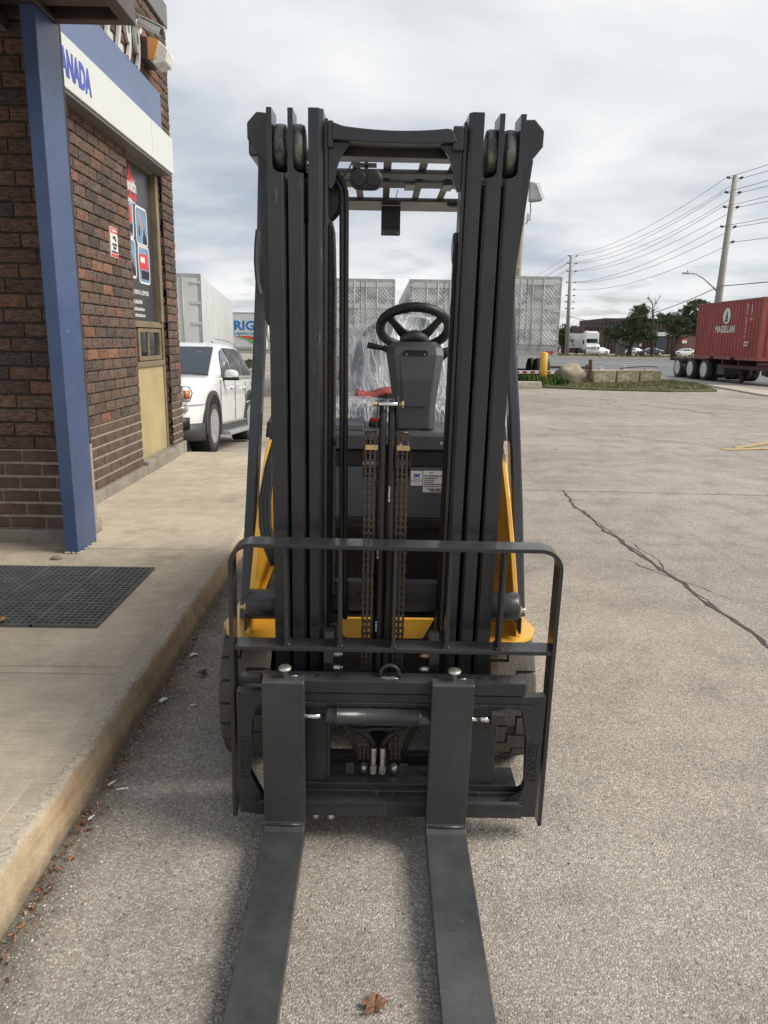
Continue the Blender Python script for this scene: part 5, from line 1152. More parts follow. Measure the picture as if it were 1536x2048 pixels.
def car(name, loc, rz, s, label, paint, shape, cat='car', group=None, clad=None, tilt=0.):
    """lofted body in local coordinates: front towards -y, left side at +x"""
    L = shape; root = thing(name, loc, label, cat, group, rz); root.rotation_euler.x = tilt; S = Matrix.Scale(s, 4)
    def P(mb, nm, mat, par=None, bevel=0.): mb.xf(S); return vpart(mb, nm, mat, par or root, bevel)
    def section(y, hw, zb, zt, crown):
        pts = []
        half = [(hw*.93, zb), (hw*.985, zb+(zt-zb)*.18), (hw, zb+(zt-zb)*.5), (hw*.985, zb+(zt-zb)*.74), (hw*.955, zt-.04), (hw*.90, zt), (hw*.55, zt+crown*.8), (0, zt+crown)]
        return [Vector((x, y, z)) for x, z in half]+[Vector((-x, y, z)) for x, z in half[-2::-1]]
    body_ = P(MB().loft([section(*a) for a in L['body']], 0, True), 'body', paint)
    # greenhouse shell
    cab = L['cabin']; secs = []
    for y, zb, zt, hb, ht in cab:
        h = [(hb, zb), (hb*.5+ht*.5+.012, zb*.5+zt*.5), (ht+.01, zt-.05), (ht-.05, zt-.005), (ht*.5, zt+.015), (0, zt+.02)]
        secs.append([Vector((x, y, z)) for x, z in h]+[Vector((-x, y, z)) for x, z in h[-2::-1]])
    P(MB().loft(secs, 0, True), 'cabin', paint, body_)
    def sidept(y, f, sg, lift=.014):
        # point on the cabin side at length y, height fraction f between belt and roof
        for a, b in zip(cab, cab[1:]):
            if a[0] <= y <= b[0]:
                t = (y-a[0])/(b[0]-a[0]); v = [a[i]+(b[i]-a[i])*t for i in range(5)]
                zb, zt, hb, ht = v[1:]; return Vector((sg*(hb+(ht-hb)*f+lift*1.2), y, zb+(zt-zb)*f))
        return Vector((sg*cab[-1][3], y, cab[-1][1]))
    for quad in L['side_glass']:
        for sg in (-1, 1):
            pts = [sidept(y, f, sg) for y, f in quad]; n = len(pts); inner = [p-Vector((sg*.03, 0, 0)) for p in pts]
            mb = MB(); mb.add(pts+inner, [tuple(range(n)), tuple(range(2*n-1, n-1, -1))]+[(i, (i+1) % n, n+(i+1) % n, n+i) for i in range(n)]); P(mb, 'side_window', 'dark_glass', body_)
    for nm, q in (('windshield', L['windshield']), ('rear_window', L['rear_glass'])):
        pts = [Vector(p) for p in q]; nrm = (pts[1]-pts[0]).cross(pts[2]-pts[0]).normalized(); 
        if (nrm.y > 0) == (nm == 'windshield'): nrm = -nrm
        mb = MB(); o = [p+nrm*.034 for p in pts]; n = len(pts)
        mb.add(o+[p-nrm*.03 for p in pts], [tuple(range(n)), tuple(range(2*n-1, n-1, -1))]+[(i, (i+1) % n, n+(i+1) % n, n+i) for i in range(n)]); P(mb, nm, 'dark_glass', body_)
    Rr, ww, tr = L['wheel']
    for yw in L['axles']:
        for sg in (-1, 1):
            hw = L['hw']
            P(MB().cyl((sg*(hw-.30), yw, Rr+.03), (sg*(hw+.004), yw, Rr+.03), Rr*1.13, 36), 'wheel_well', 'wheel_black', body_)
            if clad:
                n = 20; o_, i_ = [], []
                for k in range(n+1):
                    a = R(-14+208*k/n); o_.append((yw+Rr*1.32*math.cos(a), Rr+.03+Rr*1.30*math.sin(a))); i_.append((yw+Rr*1.13*math.cos(a), Rr+.03+Rr*1.13*math.sin(a)))
                mb = MB(); x0, x1 = sg*(hw-.06), sg*(hw+.014); vs = [(x1, *p) for p in o_]+[(x1, *p) for p in i_]+[(x0, *p) for p in o_]+[(x0, *p) for p in i_]; m = n+1
                fs = []
                for k in range(n): fs += [(k, k+1, m+k+1, m+k), (k, 2*m+k, 2*m+k+1, k+1), (m+k, m+k+1, 3*m+k+1, 3*m+k)]
                mb.add(vs, fs); P(mb, 'wheel_arch', clad, body_)
            wm_ = road_wheel(root, (sg*(hw+.012-ww/2)*s, yw*s, Rr*s), Rr*s, ww*s, 'silver', 5, sg)
    for nm, mat, mbf in L['extras']: P(mbf(), nm, mat, body_)
    return root
def suv_extras():
    E = []
    a = lambda nm, mat, f: E.append((nm, mat, f))
    a('headlight', 'lens', lambda: MB().loft([[Vector((x, y, z)) for z in (.80, .98)]+[Vector((x*.97, y+.12, z)) for z in (.98, .80)] for x, y in ((.42, -2.475), (.68, -2.462), (.772, -2.423))], 0, True))
    a('turn_signal', 'amber', lambda: MB().loft([[Vector((x, y, z)) for z in (.83, .94)]+[Vector((x*.97, y+.06, z)) for z in (.94, .83)] for x, y in ((.775, -2.42), (.81, -2.395), (.845, -2.355))], 0, True))
    a('headlight_rim', 'black_plastic', lambda: MB().tube([(.42, -2.48, .995), (.70, -2.455, .995), (.84, -2.37, .985), (.87, -2.33, .90), (.84, -2.37, .79), (.70, -2.455, .785), (.42, -2.48, .785)], .009, 6))
    a('grille', 'black_plastic', lambda: MB().box(-.50, .50, -2.46, -2.40, .76, .98))
    for z in (.80, .87, .94): a('grille_bar', 'chrome', (lambda z: lambda: MB().box(-.50, .50, -2.475, -2.46, z, z+.022))(z))
    a('daylight_strip', 'lens', lambda: MB().loft([[Vector((x, y, z)) for z in (.645, .72)]+[Vector((x*.97, y+.05, z)) for z in (.72, .645)] for x, y in ((.50, -2.485), (.70, -2.465), (.82, -2.40))], 0, True))
    a('lower_bumper', 'cladding', lambda: MB().loft([[Vector((x, y, .22)), Vector((x, y-.02, .36)), Vector((x*1.0, y-.01, .47)), Vector((x*.9, y+.2, .47)), Vector((x*.9, y+.2, .22))] for x, y in ((-.97, -2.02), (-.87, -2.33), (-.5, -2.47), (.5, -2.47), (.87, -2.33), (.975, -2.02))], 0, True))
    a('fog_light', 'lens', lambda: MB().cyl((.68, -2.485, .48), (.69, -2.42, .48), .045, 16))
    a('fog_trim', 'black_plastic', lambda: MB().loft([[Vector((x, y, z)) for z in (.40, .56)]+[Vector((x*.97, y+.05, z)) for z in (.56, .40)] for x, y in ((.56, -2.49), (.72, -2.455), (.84, -2.38))], 0, True))
    a('side_cladding', 'cladding', lambda: MB().box(.95, .995, -1.05, 1.08, .25, .42))
    a('sill_trim', 'silver', lambda: MB().box(.985, 1.0, -1.02, 1.05, .405, .42))
    a('running_board', 'silver', lambda: MB().loft([[Vector((1.0+dx, y, .235+dz)) for dx, dz in ((-.03, 0), (.13, -.005), (.14, .03), (.12, .055), (-.03, .06))] for y in (-1.02, 1.03)], 0, False))
    a('door_seam', 'cladding', lambda: MB().box(.978, .989, -.995, -.99, .45, 1.10).box(.98, .990, .135, .14, .45, 1.10).box(.978, .989, 1.08, 1.085, .62, 1.10))
    for y in (-.10, .98): a('door_handle', 'car_white', (lambda y: lambda: MB().tube([(.97, y-.10, .985), (1.003, y-.06, .99), (1.003, y+.06, .99), (.97, y+.10, .985)], .017, 8))(y))
    a('mirror', 'car_white', lambda: MB().loft([[Vector((x, -.62+dy*k, 1.19+dz*k)) for dy, dz in rrect(0, .01, .13, .15, .055, 4)] for x, k in ((.98, .7), (1.0, .95), (1.08, 1), (1.15, .85), (1.19, .45))], 0, True))
    a('mirror_base', 'black_plastic', lambda: MB().loft([[Vector((x, -.62+dy, 1.12+dz)) for dy, dz in ((-.06, -.02), (.04, -.02), (.04, .03), (-.05, .03))] for x in (.90, .98, 1.20)], 0, False))
    for sg in (-1, 1): a('roof_rail', 'silver', (lambda sg: lambda: MB().tube([(sg*.66, -.12, 1.735), (sg*.665, .0, 1.80), (sg*.67, .8, 1.825), (sg*.66, 1.7, 1.80), (sg*.65, 1.95, 1.74)], .018, 8))(sg))
    a('window_trim', 'chrome', lambda: MB().tube([(.935, -.78, 1.125), (.945, .8, 1.135), (.93, 2.0, 1.16)], .008, 6))
    a('inspection_sticker', 'number_grey', lambda: MB().prism(rrect(.52, 1.54, .10, .05, .02), -.415, -.41, 'y'))
    a('bumper_crease', 'cladding', lambda: MB().tube([(.40, -2.48, .73), (.84, -2.36, .73), (.965, -2.0, .74)], .005, 5))
    return E
SUV = dict(body=[(-2.45, .58, .38, .86, .03), (-2.42, .72, .31, .96, .05), (-2.32, .84, .27, 1.03, .05), (-2.16, .90, .26, 1.06, .05), (-1.95, .95, .26, 1.085, .05), (-1.5, .98, .25, 1.13, .045), (-1.0, .985, .25, 1.165, .03), (-.6, .985, .25, 1.17, .0), (.8, .985, .25, 1.18, .0), (1.6, .985, .26, 1.19, .0), (2.2, .965, .30, 1.19, .0), (2.45, .92, .36, 1.15, .0), (2.55, .84, .40, 1.02, .0)],
    cabin=[(-1.08, 1.13, 1.15, .90, .84), (-.66, 1.15, 1.38, .945, .80), (-.16, 1.16, 1.63, .950, .745), (.15, 1.17, 1.715, .950, .735), (.8, 1.17, 1.765, .950, .735), (1.5, 1.17, 1.745, .945, .73), (2.0, 1.18, 1.69, .93, .70), (2.28, 1.18, 1.52, .91, .73), (2.5, 1.14, 1.19, .88, .82)],
    side_glass=[[(-.72, .06), (.10, .06), (.10, .88), (-.10, .88), (-.28, .80)], [(.17, .06), (1.10, .06), (1.10, .88), (.17, .89)], [(1.18, .06), (2.06, .10), (1.92, .70), (1.70, .86), (1.18, .88)]],
    windshield=[(-.80, -1.04, 1.175), (.80, -1.04, 1.175), (.70, -.21, 1.625), (-.70, -.21, 1.625)], rear_glass=[(-.70, 2.44, 1.2), (.70, 2.44, 1.2), (.62, 2.08, 1.62), (-.62, 2.08, 1.62)],
    wheel=(.395, .26, 0), axles=(-1.49, 1.49), hw=.98, extras=suv_extras())
car('parked_suv', (-3.235, 11.99, -.085), R(-.6), .93, 'white three row SUV with amber turn signal parked beyond the brick building', 'car_white', SUV, 'suv', clad='cladding', tilt=R(-3.5))
SEDAN = dict(body=[(-2.25, .60, .30, .62, .02), (-2.15, .78, .22, .72, .03), (-1.9, .87, .19, .80, .03), (-1.3, .90, .18, .88, .02), (-.8, .90, .18, .93, .0), (.9, .90, .18, .95, .0), (1.7, .89, .20, .97, .0), (2.15, .82, .26, .93, .0), (2.25, .70, .34, .85, .0)],
    cabin=[(-1.0, .90, .92, .82, .78), (-.35, .92, 1.33, .85, .60), (.1, .93, 1.42, .86, .58), (.9, .93, 1.38, .85, .58), (1.5, .94, 1.15, .82, .62), (1.85, .92, .97, .78, .70)],
    side_glass=[[(-.62, .10), (.25, .08), (.25, .88), (-.28, .86)], [(.31, .08), (1.35, .12), (1.05, .80), (.31, .88)]],
    windshield=[(-.72, -.96, .94), (.72, -.96, .94), (.54, -.36, 1.32), (-.54, -.36, 1.32)], rear_glass=[(-.64, 1.80, 1.0), (.64, 1.80, 1.0), (.52, 1.05, 1.34), (-.52, 1.05, 1.34)],
    wheel=(.33, .21, 0), axles=(-1.38, 1.38), hw=.895, extras=[('headlight', 'lens', lambda: MB().box(.50, .80, -2.22, -2.1, .60, .72)), ('tail_light', 'red_plastic', lambda: MB().box(.45, .80, 2.15, 2.27, .68, .82))])
M['car_silver'] = simple('car_silver', (.45, .47, .48), .25, .4, coat=.6); M['car_blue'] = simple('car_blue', (.018, .028, .055), .2, coat=.6)
# far cars stand side on: front to the left
fz = .135
car('parked_car', (42.1, 104, fz), R(90)-math.pi+R(0), .74, 'white car parked in front of the plain brown wall beside the red container', 'car_white', SEDAN, group='cars parked along the brown building')
car('parked_car', (37.6, 104.4, fz), R(-84), .76, 'dark blue car parked between the two pine trunks', 'car_blue', SEDAN, group='cars parked along the brown building')
car('parked_car', (35.6, 106, fz), R(-80), .72, 'silver car half hidden behind the dark blue car', 'car_silver', SEDAN, group='cars parked along the brown building')
car('parked_car', (30.9, 106.5, fz), R(-75), .70, 'small white car peeking out behind the white box truck', 'car_white', SEDAN, group='cars parked along the brown building')

# ---- semi trailers in the middle, rear doors to the camera
def chevron_mat():
    g = NT('quilted_steel'); sx = g.n('ShaderNodeSeparateXYZ'); g.l(g.vec, sx.inputs[0])
    fx = g.math('ABSOLUTE', g.math('SUBTRACT', g.math('FRACT', g.math('DIVIDE', sx.outputs[0], 1.22)), .5))
    h = g.math('FRACT', g.math('MULTIPLY', g.math('ADD', sx.outputs[2], g.math('MULTIPLY', fx, 1.35)), 6.4))
    tri = g.math('ABSOLUTE', g.math('SUBTRACT', h, .5)); big = g.noise(1.4, 3, .5, dist=1.0)
    c = g.ramp(tri, (.04, (.36, .36, .35)), (.22, (.56, .56, .55)), (.5, (.64, .64, .62)))
    c = g.mix(1., c, g.ramp(big, (.38, .62), (.55, 1.0), (.7, 1.2)), 'MULTIPLY'); g.bump(tri, .6, .02)
    return g.set(color=c, rough=.34, metal=.35)
M['quilt'] = chevron_mat(); M['trailer_side'] = simple('trailer_side', (.52, .53, .51), .5, var=.12, scale=1.5); M['tail_red'] = simple('tail_red', (.45, .02, .02), .25)
def van_trailer(loc, rz, L, ztop, zf, label, style, group=None, w=2.56, bogie=True):
    t = thing('semi_trailer', loc, label, 'trailer', group, rz); h = w/2
    bx = vpart(MB().box(-h, h, .03, L, zf+.02, ztop-.02), 'box', 'trailer_side' if style != 'plain' else 'trailer_white', t, .01)
    vpart(MB().ring([(-h, zf-.12), (h, zf-.12), (h, ztop), (-h, ztop)], [(-h+.09, zf+.06), (h-.09, zf+.06), (h-.09, ztop-.10), (-h+.09, ztop-.10)], -.02, .06, 'y'), 'rear_frame', 'trailer_frame', t, .004)
    dm = 'quilt' if style == 'quilted' else 'trailer_white'
    for sg in (-1, 1):
        a, b = sorted((sg*.008, sg*(h-.095)))
        d = vpart(MB().box(a, b, -.035, .02, zf+.065, ztop-.105), 'door', dm, t, .004)
        if style == 'quilted':
            for z in (zf+.62, zf+1.35): vpart(MB().box(a+.01, b-.01, -.05, -.036, z, z+.16), 'door_band', 'trailer_side', d, .004)
            vpart(MB().box(a+.01, b-.01, -.048, -.036, ztop-.30, ztop-.12), 'door_band', 'trailer_side', d)
        for xr in ((sg*.22, sg*.62) if style == 'quilted' else (sg*.3, sg*.8)):
            vpart(MB().cyl((xr, -.065, zf-.04), (xr, -.065, ztop-.05), .016, 8), 'lock_rod', 'trailer_frame', d)
            vpart(MB().box(xr-.05, xr+.05, -.08, -.05, zf-.06, zf+.02), 'rod_keeper', 'trailer_frame', d)
        for i in range(5): z = zf+.25+(ztop-zf-.5)*i/4; vpart(MB().box(*sorted((sg*(h-.02), sg*(h-.28))), -.055, -.036, z, z+.07), 'hinge', 'trailer_side', d)
        for i in range(2): vpart(MB().cyl((sg*(h-.22-.17*i), -.05, zf-.20), (sg*(h-.22-.17*i), -.02, zf-.20), .06, 14), 'tail_light', 'tail_red', t)
    vpart(MB().box(-h, h, -.02, .10, zf-.32, zf-.125), 'rear_sill', 'trailer_frame', t, .006)
    if bogie:
        for sg in (-.75, .75): vpart(MB().box(sg-.04, sg+.04, .03, .10, .52, zf-.30), 'guard_strut', 'trailer_frame', t)
        vpart(MB().box(-h+.06, h-.06, .0, .10, .46, .58), 'underride_guard', 'print_white', t, .006)
        for i in range(8): vpart(MB().box(-h+.10+i*.3, -h+.26+i*.3, -.004, .0, .48, .56), 'reflector', 'tail_red', t)
        for y in (1.2, 2.5):
            for sg in (-1, 1):
                for k in (0, 1): road_wheel(t, (sg*(h-.17-.30*k), y, .50), .50, .26, 'trailer_frame', 0, sg)
            vpart(MB().cyl((-h+.3, y, .5), (h-.3, y, .5), .07, 12), 'axle', 'wheel_black', t)
        for sg in (-.45, .45): vpart(MB().box(sg-.05, sg+.05, .2, L-.5, zf-.30, zf-.02), 'chassis_rail', 'cladding', t)
        for sg in (-.8, .8): vpart(MB().box(sg-.06, sg+.06, L-3.2, L-3.05, .05, zf-.05), 'landing_leg', 'trailer_frame', t)
    return t
G3 = 'reefer trailers parked in a row with their doors to the camera'
zf_ = 1.45
van_trailer((-.70, 28.4, 0), 0, 15.5, 3.80, 1.40, 'leftmost silver trailer with diagonal quilted doors, behind the seat', 'quilted', G3)
van_trailer((2.38, 28.4, 0), 0, 15.5, 3.81, 1.40, 'middle silver trailer with zigzag quilted doors, behind the steering wheel', 'quilted', G3)
van_trailer((5.44, 28.4, 0), 0, 15.5, 3.98, 1.46, 'rightmost silver trailer with quilted doors behind the yellow bollard', 'quilted', G3)
a_ = math.atan2(2.23, 16)
van_trailer((-4.73-1.28*math.cos(a_), 20.5-1.28*math.sin(a_)*1.0, -.62), a_, 16.0, 3.86, 1.25, 'plain white box trailer standing behind the white SUV', 'plain')
# trailer standing side on with the haulier's name
rg = thing('semi_trailer', (-15.5, 57, -.62), 'white trailer side on with blue lettering and a red and green swoosh', 'trailer')
part(MB().box(-22.4, -8.55, 57, 59.5, .95, 3.47), 'box', M['trailer_white'], rg, bevel=.02)
part(MB().box(-22.42, -8.53, 56.985, 59.51, 3.38, 3.48), 'top_rail', M['trailer_frame'], rg); part(MB().box(-22.42, -8.53, 56.985, 59.51, .80, .98), 'bottom_rail', M['trailer_frame'], rg)
def rt_(s_, x, z, sz, mat, sx=1., bold=.01):
    t = text(s_, sz, .002, bold, sx); place(t, (x, 56.994, z), (1, 0, 0), (0, 0, 1)); part(t, 'lettering', mat, rg)
mblue = simple('print_blue', (.02, .17, .48), .4); mblue2 = simple('print_teal', (.03, .22, .40), .4); mgr = simple('print_green', (.08, .40, .06), .4)
rt_('RIG', -10.86, 2.22, .92, mblue, 1.12, .035); rt_('Logistics Inc.', -10.86, 1.86, .34, mblue2, .98, .008)
part(MB().prism([(-10.9, 1.73), (-10.2, 1.66), (-9.55, 1.52), (-9.2, 1.36), (-9.1, 1.72), (-9.9, 1.78)], 56.985, 56.995, 'y'), 'swoosh', M['print_red'], rg)
part(MB().prism([(-10.7, 1.70), (-9.9, 1.50), (-9.5, 1.20), (-9.32, 1.38), (-9.75, 1.58), (-10.3, 1.68)], 56.975, 56.984, 'y'), 'swoosh', mgr, rg)
for y in (57.3,):
    for x in (-21.2, -19.9, -11.5): road_wheel(rg, (x+15.5, y-57+.0, .5), .5, .3, 'trailer_frame', 0, 1)
for x in (-20.5, -10.8): part(MB().box(x-.1, x+.1, 57.2, 57.4, -.6, .85), 'landing_leg', M['trailer_frame'], rg)
# ---- shipping container on a chassis
def mat_container():
    g = NT('container_red'); c = g.ramp(g.noise(1.3, 6, .6), (.3, (.25, .040, .038)), (.7, (.36, .062, .056)))
    st = g.ramp(g.noise(5, 6, .7, vec=g.map((1, 1.6, .10))), (.52, 0.), (.72, .55)); c = g.mix(st, c, (.36, .15, .12))
    ru = g.ramp(g.noise(6, 7, .75), (.62, 0.), (.70, .8)); c = g.mix(ru, c, (.10, .045, .028)); g.bump(g.noise(3, 3), .15, .02)
    return g.set(color=c, rough=.55)
M['container_red'] = mat_container()
M['container_frame'] = simple('container_frame', (.26, .075, .065), .6, var=.3, scale=3)
M['chassis_red'] = simple('chassis_red', (.055, .018, .016), .7, var=.4, scale=5)
cnr = thing('shipping_container', (16.3, 33, 1.0), 'dark red corrugated shipping container with a white sailing ship badge', 'container')
cx0, cx1, cy0, cy1, cz0, cz1 = 15.05, 17.49, 29.95, 36.05, 1.02, 3.50
def corr(n, L, d):
    """trapezoid corrugation: list of (u, depth)"""
    out = []; p = L/n
    for i in range(n):
        for f, k in ((.0, 0), (.30, 0), (.42, 1), (.70, 1), (.82, 0)): out.append((i*p+f*p, k*d))
    out.append((L, 0)); return out
def corr_wall(org, u, nrm, L, z0, z1, n, d=.036):
    u, nrm = Vector(u), Vector(nrm); mb = MB(); c = corr(n, L, d); vs = []
    for a, k in c: p = Vector(org)+u*a-nrm*k; vs += [(p.x, p.y, z0), (p.x, p.y, z1)]
    return mb.add(vs, [(2*i, 2*i+2, 2*i+3, 2*i+1) for i in range(len(c)-1)])
part(corr_wall((cx0+.02, cy1-.12, 0), (0, -1, 0), (-1, 0, 0), 6.1-.24, cz0+.14, cz1-.08, 21), 'side_wall', M['container_red'], cnr)
part(corr_wall((cx0+.12, cy0+.02, 0), (1, 0, 0), (0, -1, 0), 2.44-.24, cz0+.14, cz1-.08, 9), 'end_wall', M['container_red'], cnr)
part(MB().box(cx0+.07, cx1, cy0+.07, cy1, cz0+.1, cz1-.09), 'inner_body', M['container_red'], cnr); part(MB().box(cx0+.03, cx1-.03, cy0+.03, cy1-.03, cz1-.088, cz1-.03), 'roof', M['container_red'], cnr)
for x in (cx0, cx1-.12):
    for y in (cy0, cy1-.12): part(MB().box(x, x+.12, y, y+.12, cz0, cz1), 'corner_post', M['container_frame'], cnr, bevel=.01)
for x in (cx0+.003, cx1-.083):
    part(MB().box(x, x+.08, cy0+.12, cy1-.12, cz1-.09, cz1-.01), 'top_rail', M['container_frame'], cnr); part(MB().box(x, x+.08, cy0+.12, cy1-.12, cz0+.005, cz0+.15), 'bottom_rail', M['container_frame'], cnr)
for y in (cy0+.003, cy1-.083):
    part(MB().box(cx0+.12, cx1-.12, y, y+.08, cz1-.09, cz1-.01), 'top_rail', M['container_frame'], cnr); part(MB().box(cx0+.12, cx1-.12, y, y+.08, cz0+.005, cz0+.15), 'bottom_rail', M['container_frame'], cnr)
for y in (31.9, 33.9): part(MB().box(cx0-.004, cx0+.02, y, y+.36, cz0, cz0+.12), 'fork_pocket', M['wheel_black'], cnr)
xl_ = cx0+.016
def ct(s_, y, z, sz, up_=(0, 0, 1), r_=(0, -1, 0), sx=1., bold=.006, mat='print_white'):
    t = text(s_, sz, .003, bold, sx); place(t, (xl_, y, z), r_, up_); part(t, 'lettering', M[mat], cnr)
ct('MAGELLAN', 34.02, 2.17, .40, sx=.92, bold=.010)
mb = MB().prism([(33.03+.36*math.cos(R(a))*(1+.08*math.sin(a)), 2.86+.34*math.sin(R(a))) for a in range(0, 360, 24)], xl_-.004, xl_, 'x'); part(mb, 'ship_badge', M['print_white'], cnr)
mb = MB().prism([(33.16, 2.72), (33.02, 3.10), (32.90, 2.74)], xl_-.009, xl_-.005, 'x').prism([(33.22, 2.70), (32.84, 2.72), (32.92, 2.63), (33.14, 2.61)], xl_-.009, xl_-.005, 'x'); part(mb, 'ship_emblem', M['print_black'], cnr)
for i, (s_, y, z) in enumerate((('MGLU 283146 5', 31.28, 3.20), ('22G1', 30.88, 3.16))):
    k = 0
    for chh in s_:
        if chh != ' ': ct(chh, y, z-k*.105, .13, sx=1., bold=.004)
        k += 1
ct('30480 KG', 31.25, 1.72, .09); ct('67200 LB', 31.25, 1.60, .09); ct('24T', 30.95, 2.62, .15, mat='print_orange', bold=.01)
ch_ = thing('container_chassis', (16.3, 33, 0), 'dark red skeletal chassis trailer with three axles under the container', 'trailer')
for x in (15.85, 16.55): part(MB().box(x, x+.14, 26.2, 39.0, .74, .99), 'chassis_beam', M['chassis_red'], ch_, bevel=.01)
for y in (29.9, 31.5, 33.0, 34.4, 36.0, 37.4, 38.9): part(MB().box(15.1, 17.44, y, y+.13, .83, .965), 'cross_member', M['chassis_red'], ch_)
part(MB().box(15.08, 15.16, 27, 33.2, .66, .80), 'side_rail', M['chassis_red'], ch_)
for y in (34.8, 36.35, 37.9):
    for x, sg in ((15.19, -1), (15.52, -1), (17.35, 1), (17.02, 1)): road_wheel(ch_, (x-16.3, y-33, .51), .51, .27, 'trailer_white', 0, sg)
    part(MB().cyl((15.6, y, .51), (17.0, y, .51), .07, 12), 'axle', M['wheel_black'], ch_)
for x in (15.45, 17.0): part(MB().box(x, x+.13, 31.9, 32.05, .06, .8), 'landing_leg', M['chassis_red'], ch_); 
part(MB().box(15.2, 16.1, 33.0, 33.7, .35, .80), 'tool_box', M['cladding'], ch_, bevel=.02)
part(MB().box(15.9, 16.6, 30.1, 31.2, .40, .75), 'air_tank', M['cladding'], ch_, bevel=.1)
for k in range(2): part(MB().tube([(15.2, 30.6-.9*k-.08*i, .70-.26*math.sin(math.pi*i/10)) for i in range(11)], .022, 6), 'air_hose', M['black_rubber'], ch_)
# ---- far box truck
bt = thing('box_truck', (29, 105, fz), 'white box truck facing the camera across the road', 'truck')
def bb_(x0, x1, y0, y1, z0, z1, nm, mat, bev=.03, par=None): return part(MB().box(x0, x1, y0, y1, z0, z1), nm, M[mat] if isinstance(mat, str) else mat, par or bt, bevel=bev)
tc_ = bb_(28.15, 30.05, 103.4, 105.0, .75, 3.05, 'cab', 'car_white', .12)
bb_(28.35, 29.85, 103.36, 103.42, 1.70, 2.25, 'windshield', 'dark_glass', .02, tc_)
part(MB().loft([[Vector((x, y, z)) for x in (28.2, 30.0)]+[Vector((x, y+.7, z)) for x in (30.0, 28.2)] for y, z in ((102.5, .55), (102.5, 1.05), (102.8, 1.45), (103.3, 1.60))], 0, False), 'hood', M['car_white'], bt, bevel=.05)
bb_(28.7, 29.5, 102.42, 102.52, .85, 1.25, 'grille', 'silver', .01); bb_(28.1, 30.1, 102.35, 102.6, .30, .60, 'bumper', 'silver', .03)
for x in (28.25, 29.65): bb_(x, x+.3, 102.44, 102.54, .95, 1.2, 'headlight', 'lens', .02)
part(MB().prism([(103.4, 3.05), (104.9, 3.05), (104.9, 3.30), (103.9, 3.25)], 28.3, 29.9, 'x'), 'roof_fairing', M['car_white'], bt)
bb_(26.4, 28.9, 105.4, 113, 1.0, 2.95, 'cargo_box', 'trailer_white', .02)
for x in (27.9, 30.3): bb_(x-.08, x+.08, 103.2, 103.4, 1.5, 2.1, 'mirror', 'black_plastic', .02)
for x, y in ((28.35, 103.2), (29.85, 103.2), (27.0, 108), (28.3, 108)): road_wheel(bt, (x-29, y-105, .42), .42, .28, 'silver', 0, 1)
# red tractor-trailer rig standing far off between the parked trailers and the SUV is not visible: left out
# ================================================================== SMALL THINGS BY THE ISLAND
bl = thing('bollard', (6.08, 27.7, 0), 'yellow steel bollard standing in tall weeds', 'bollard')
part(MB().lathe([(0, .135), (1.22, .135), (1.26, .11), (1.28, .0)], 'z', (6.08, 27.7, 0), 28), 'post', M['bollard_yellow'], bl)
bo = part(MB().blob((7.79, 30.5, .30), (.66, .48, .46), 36, 22, 6, .30, 1.3), 'boulder', simple('boulder_stone', (.36, .31, .235), .9, var=.35, scale=3, bump=.8, bscale=12)); tag(bo, 'big rounded tan boulder on the grass island', 'boulder')
ps = part(MB().prism([(8.42, 30.15), (8.56, 30.15), (8.56, 30.25), (8.45, 30.25), (8.45, 30.2), (8.42, 30.2)], 0, .98, 'z'), 'steel_post', M['rust'], bevel=.004); tag(ps, 'rusty steel post between the boulder and the concrete blocks', 'post')
rl = thing('guard_rail', (8.3, 33, 0), 'low rusty steel rail on short posts behind the boulder', 'rail')
part(MB().box(7.42, 9.4, 33, 33.1, .52, .62), 'rail_beam', M['rust'], rl, bevel=.005)
for x in (7.45, 8.2, 9.1): part(MB().box(x, x+.10, 33.02, 33.08, .05, .70), 'rail_post', M['rust'], rl, bevel=.004)
blk = mat_concrete('block_concrete', (.36, .31, .22), (.52, .46, .36), False, .8)
bmoss = NT('block_moss'); sxx = bmoss.n('ShaderNodeSeparateXYZ'); bmoss.l(bmoss.vec, sxx.inputs[0]); geo_ = bmoss.n('ShaderNodeNewGeometry'); sn_ = bmoss.n('ShaderNodeSeparateXYZ'); bmoss.l(geo_.outputs['Normal'], sn_.inputs[0])
mo_ = bmoss.math('MULTIPLY', bmoss.ramp(bmoss.noise(5, 6, .6), (.35, .2), (.6, 1.)), bmoss.ramp(sn_.outputs[1], (.0, .85), (.5, 0.)))
mo_ = bmoss.math('MULTIPLY', mo_, bmoss.ramp(sn_.outputs[2], (.3, 1.), (.7, .1)))
bmoss.set(color=bmoss.mix(mo_, bmoss.ramp(bmoss.noise(7, 5), (.3, (.36, .32, .25)), (.7, (.52, .47, .38))), (.155, .14, .055)), rough=.9)
for i, (x, y, lab) in enumerate(((8.72, 30.35, 'mossy concrete barrier block next to the rusty post'), (9.80, 30.72, 'middle mossy concrete barrier block of the row of three'), (10.88, 31.09, 'concrete barrier block at the far right end of the row'))):
    b = thing('concrete_block', (x, y, 0), lab, 'concrete block', 'concrete barrier blocks on the island', rz=R(19))
    part(MB().box(0, 1.06, 0, .62, .0, .56), 'block', bmoss.m, b, bevel=.035, world=False)
    part(MB().tube([(.42, .31, .55), (.44, .31, .66), (.53, .31, .69), (.62, .31, .66), (.64, .31, .55)], .03, 8), 'lifting_loop', M['concrete'], b, world=False)
    part(MB().loft([[Vector((cx_+a, .31+b_, z)) for a, b_ in rrect(0, 0, w, w*.7, .02, 2)] for cx_, z, w in ((.53, .555, .30), (.53, .61, .18))]), 'block_key', M['concrete'], b, world=False)
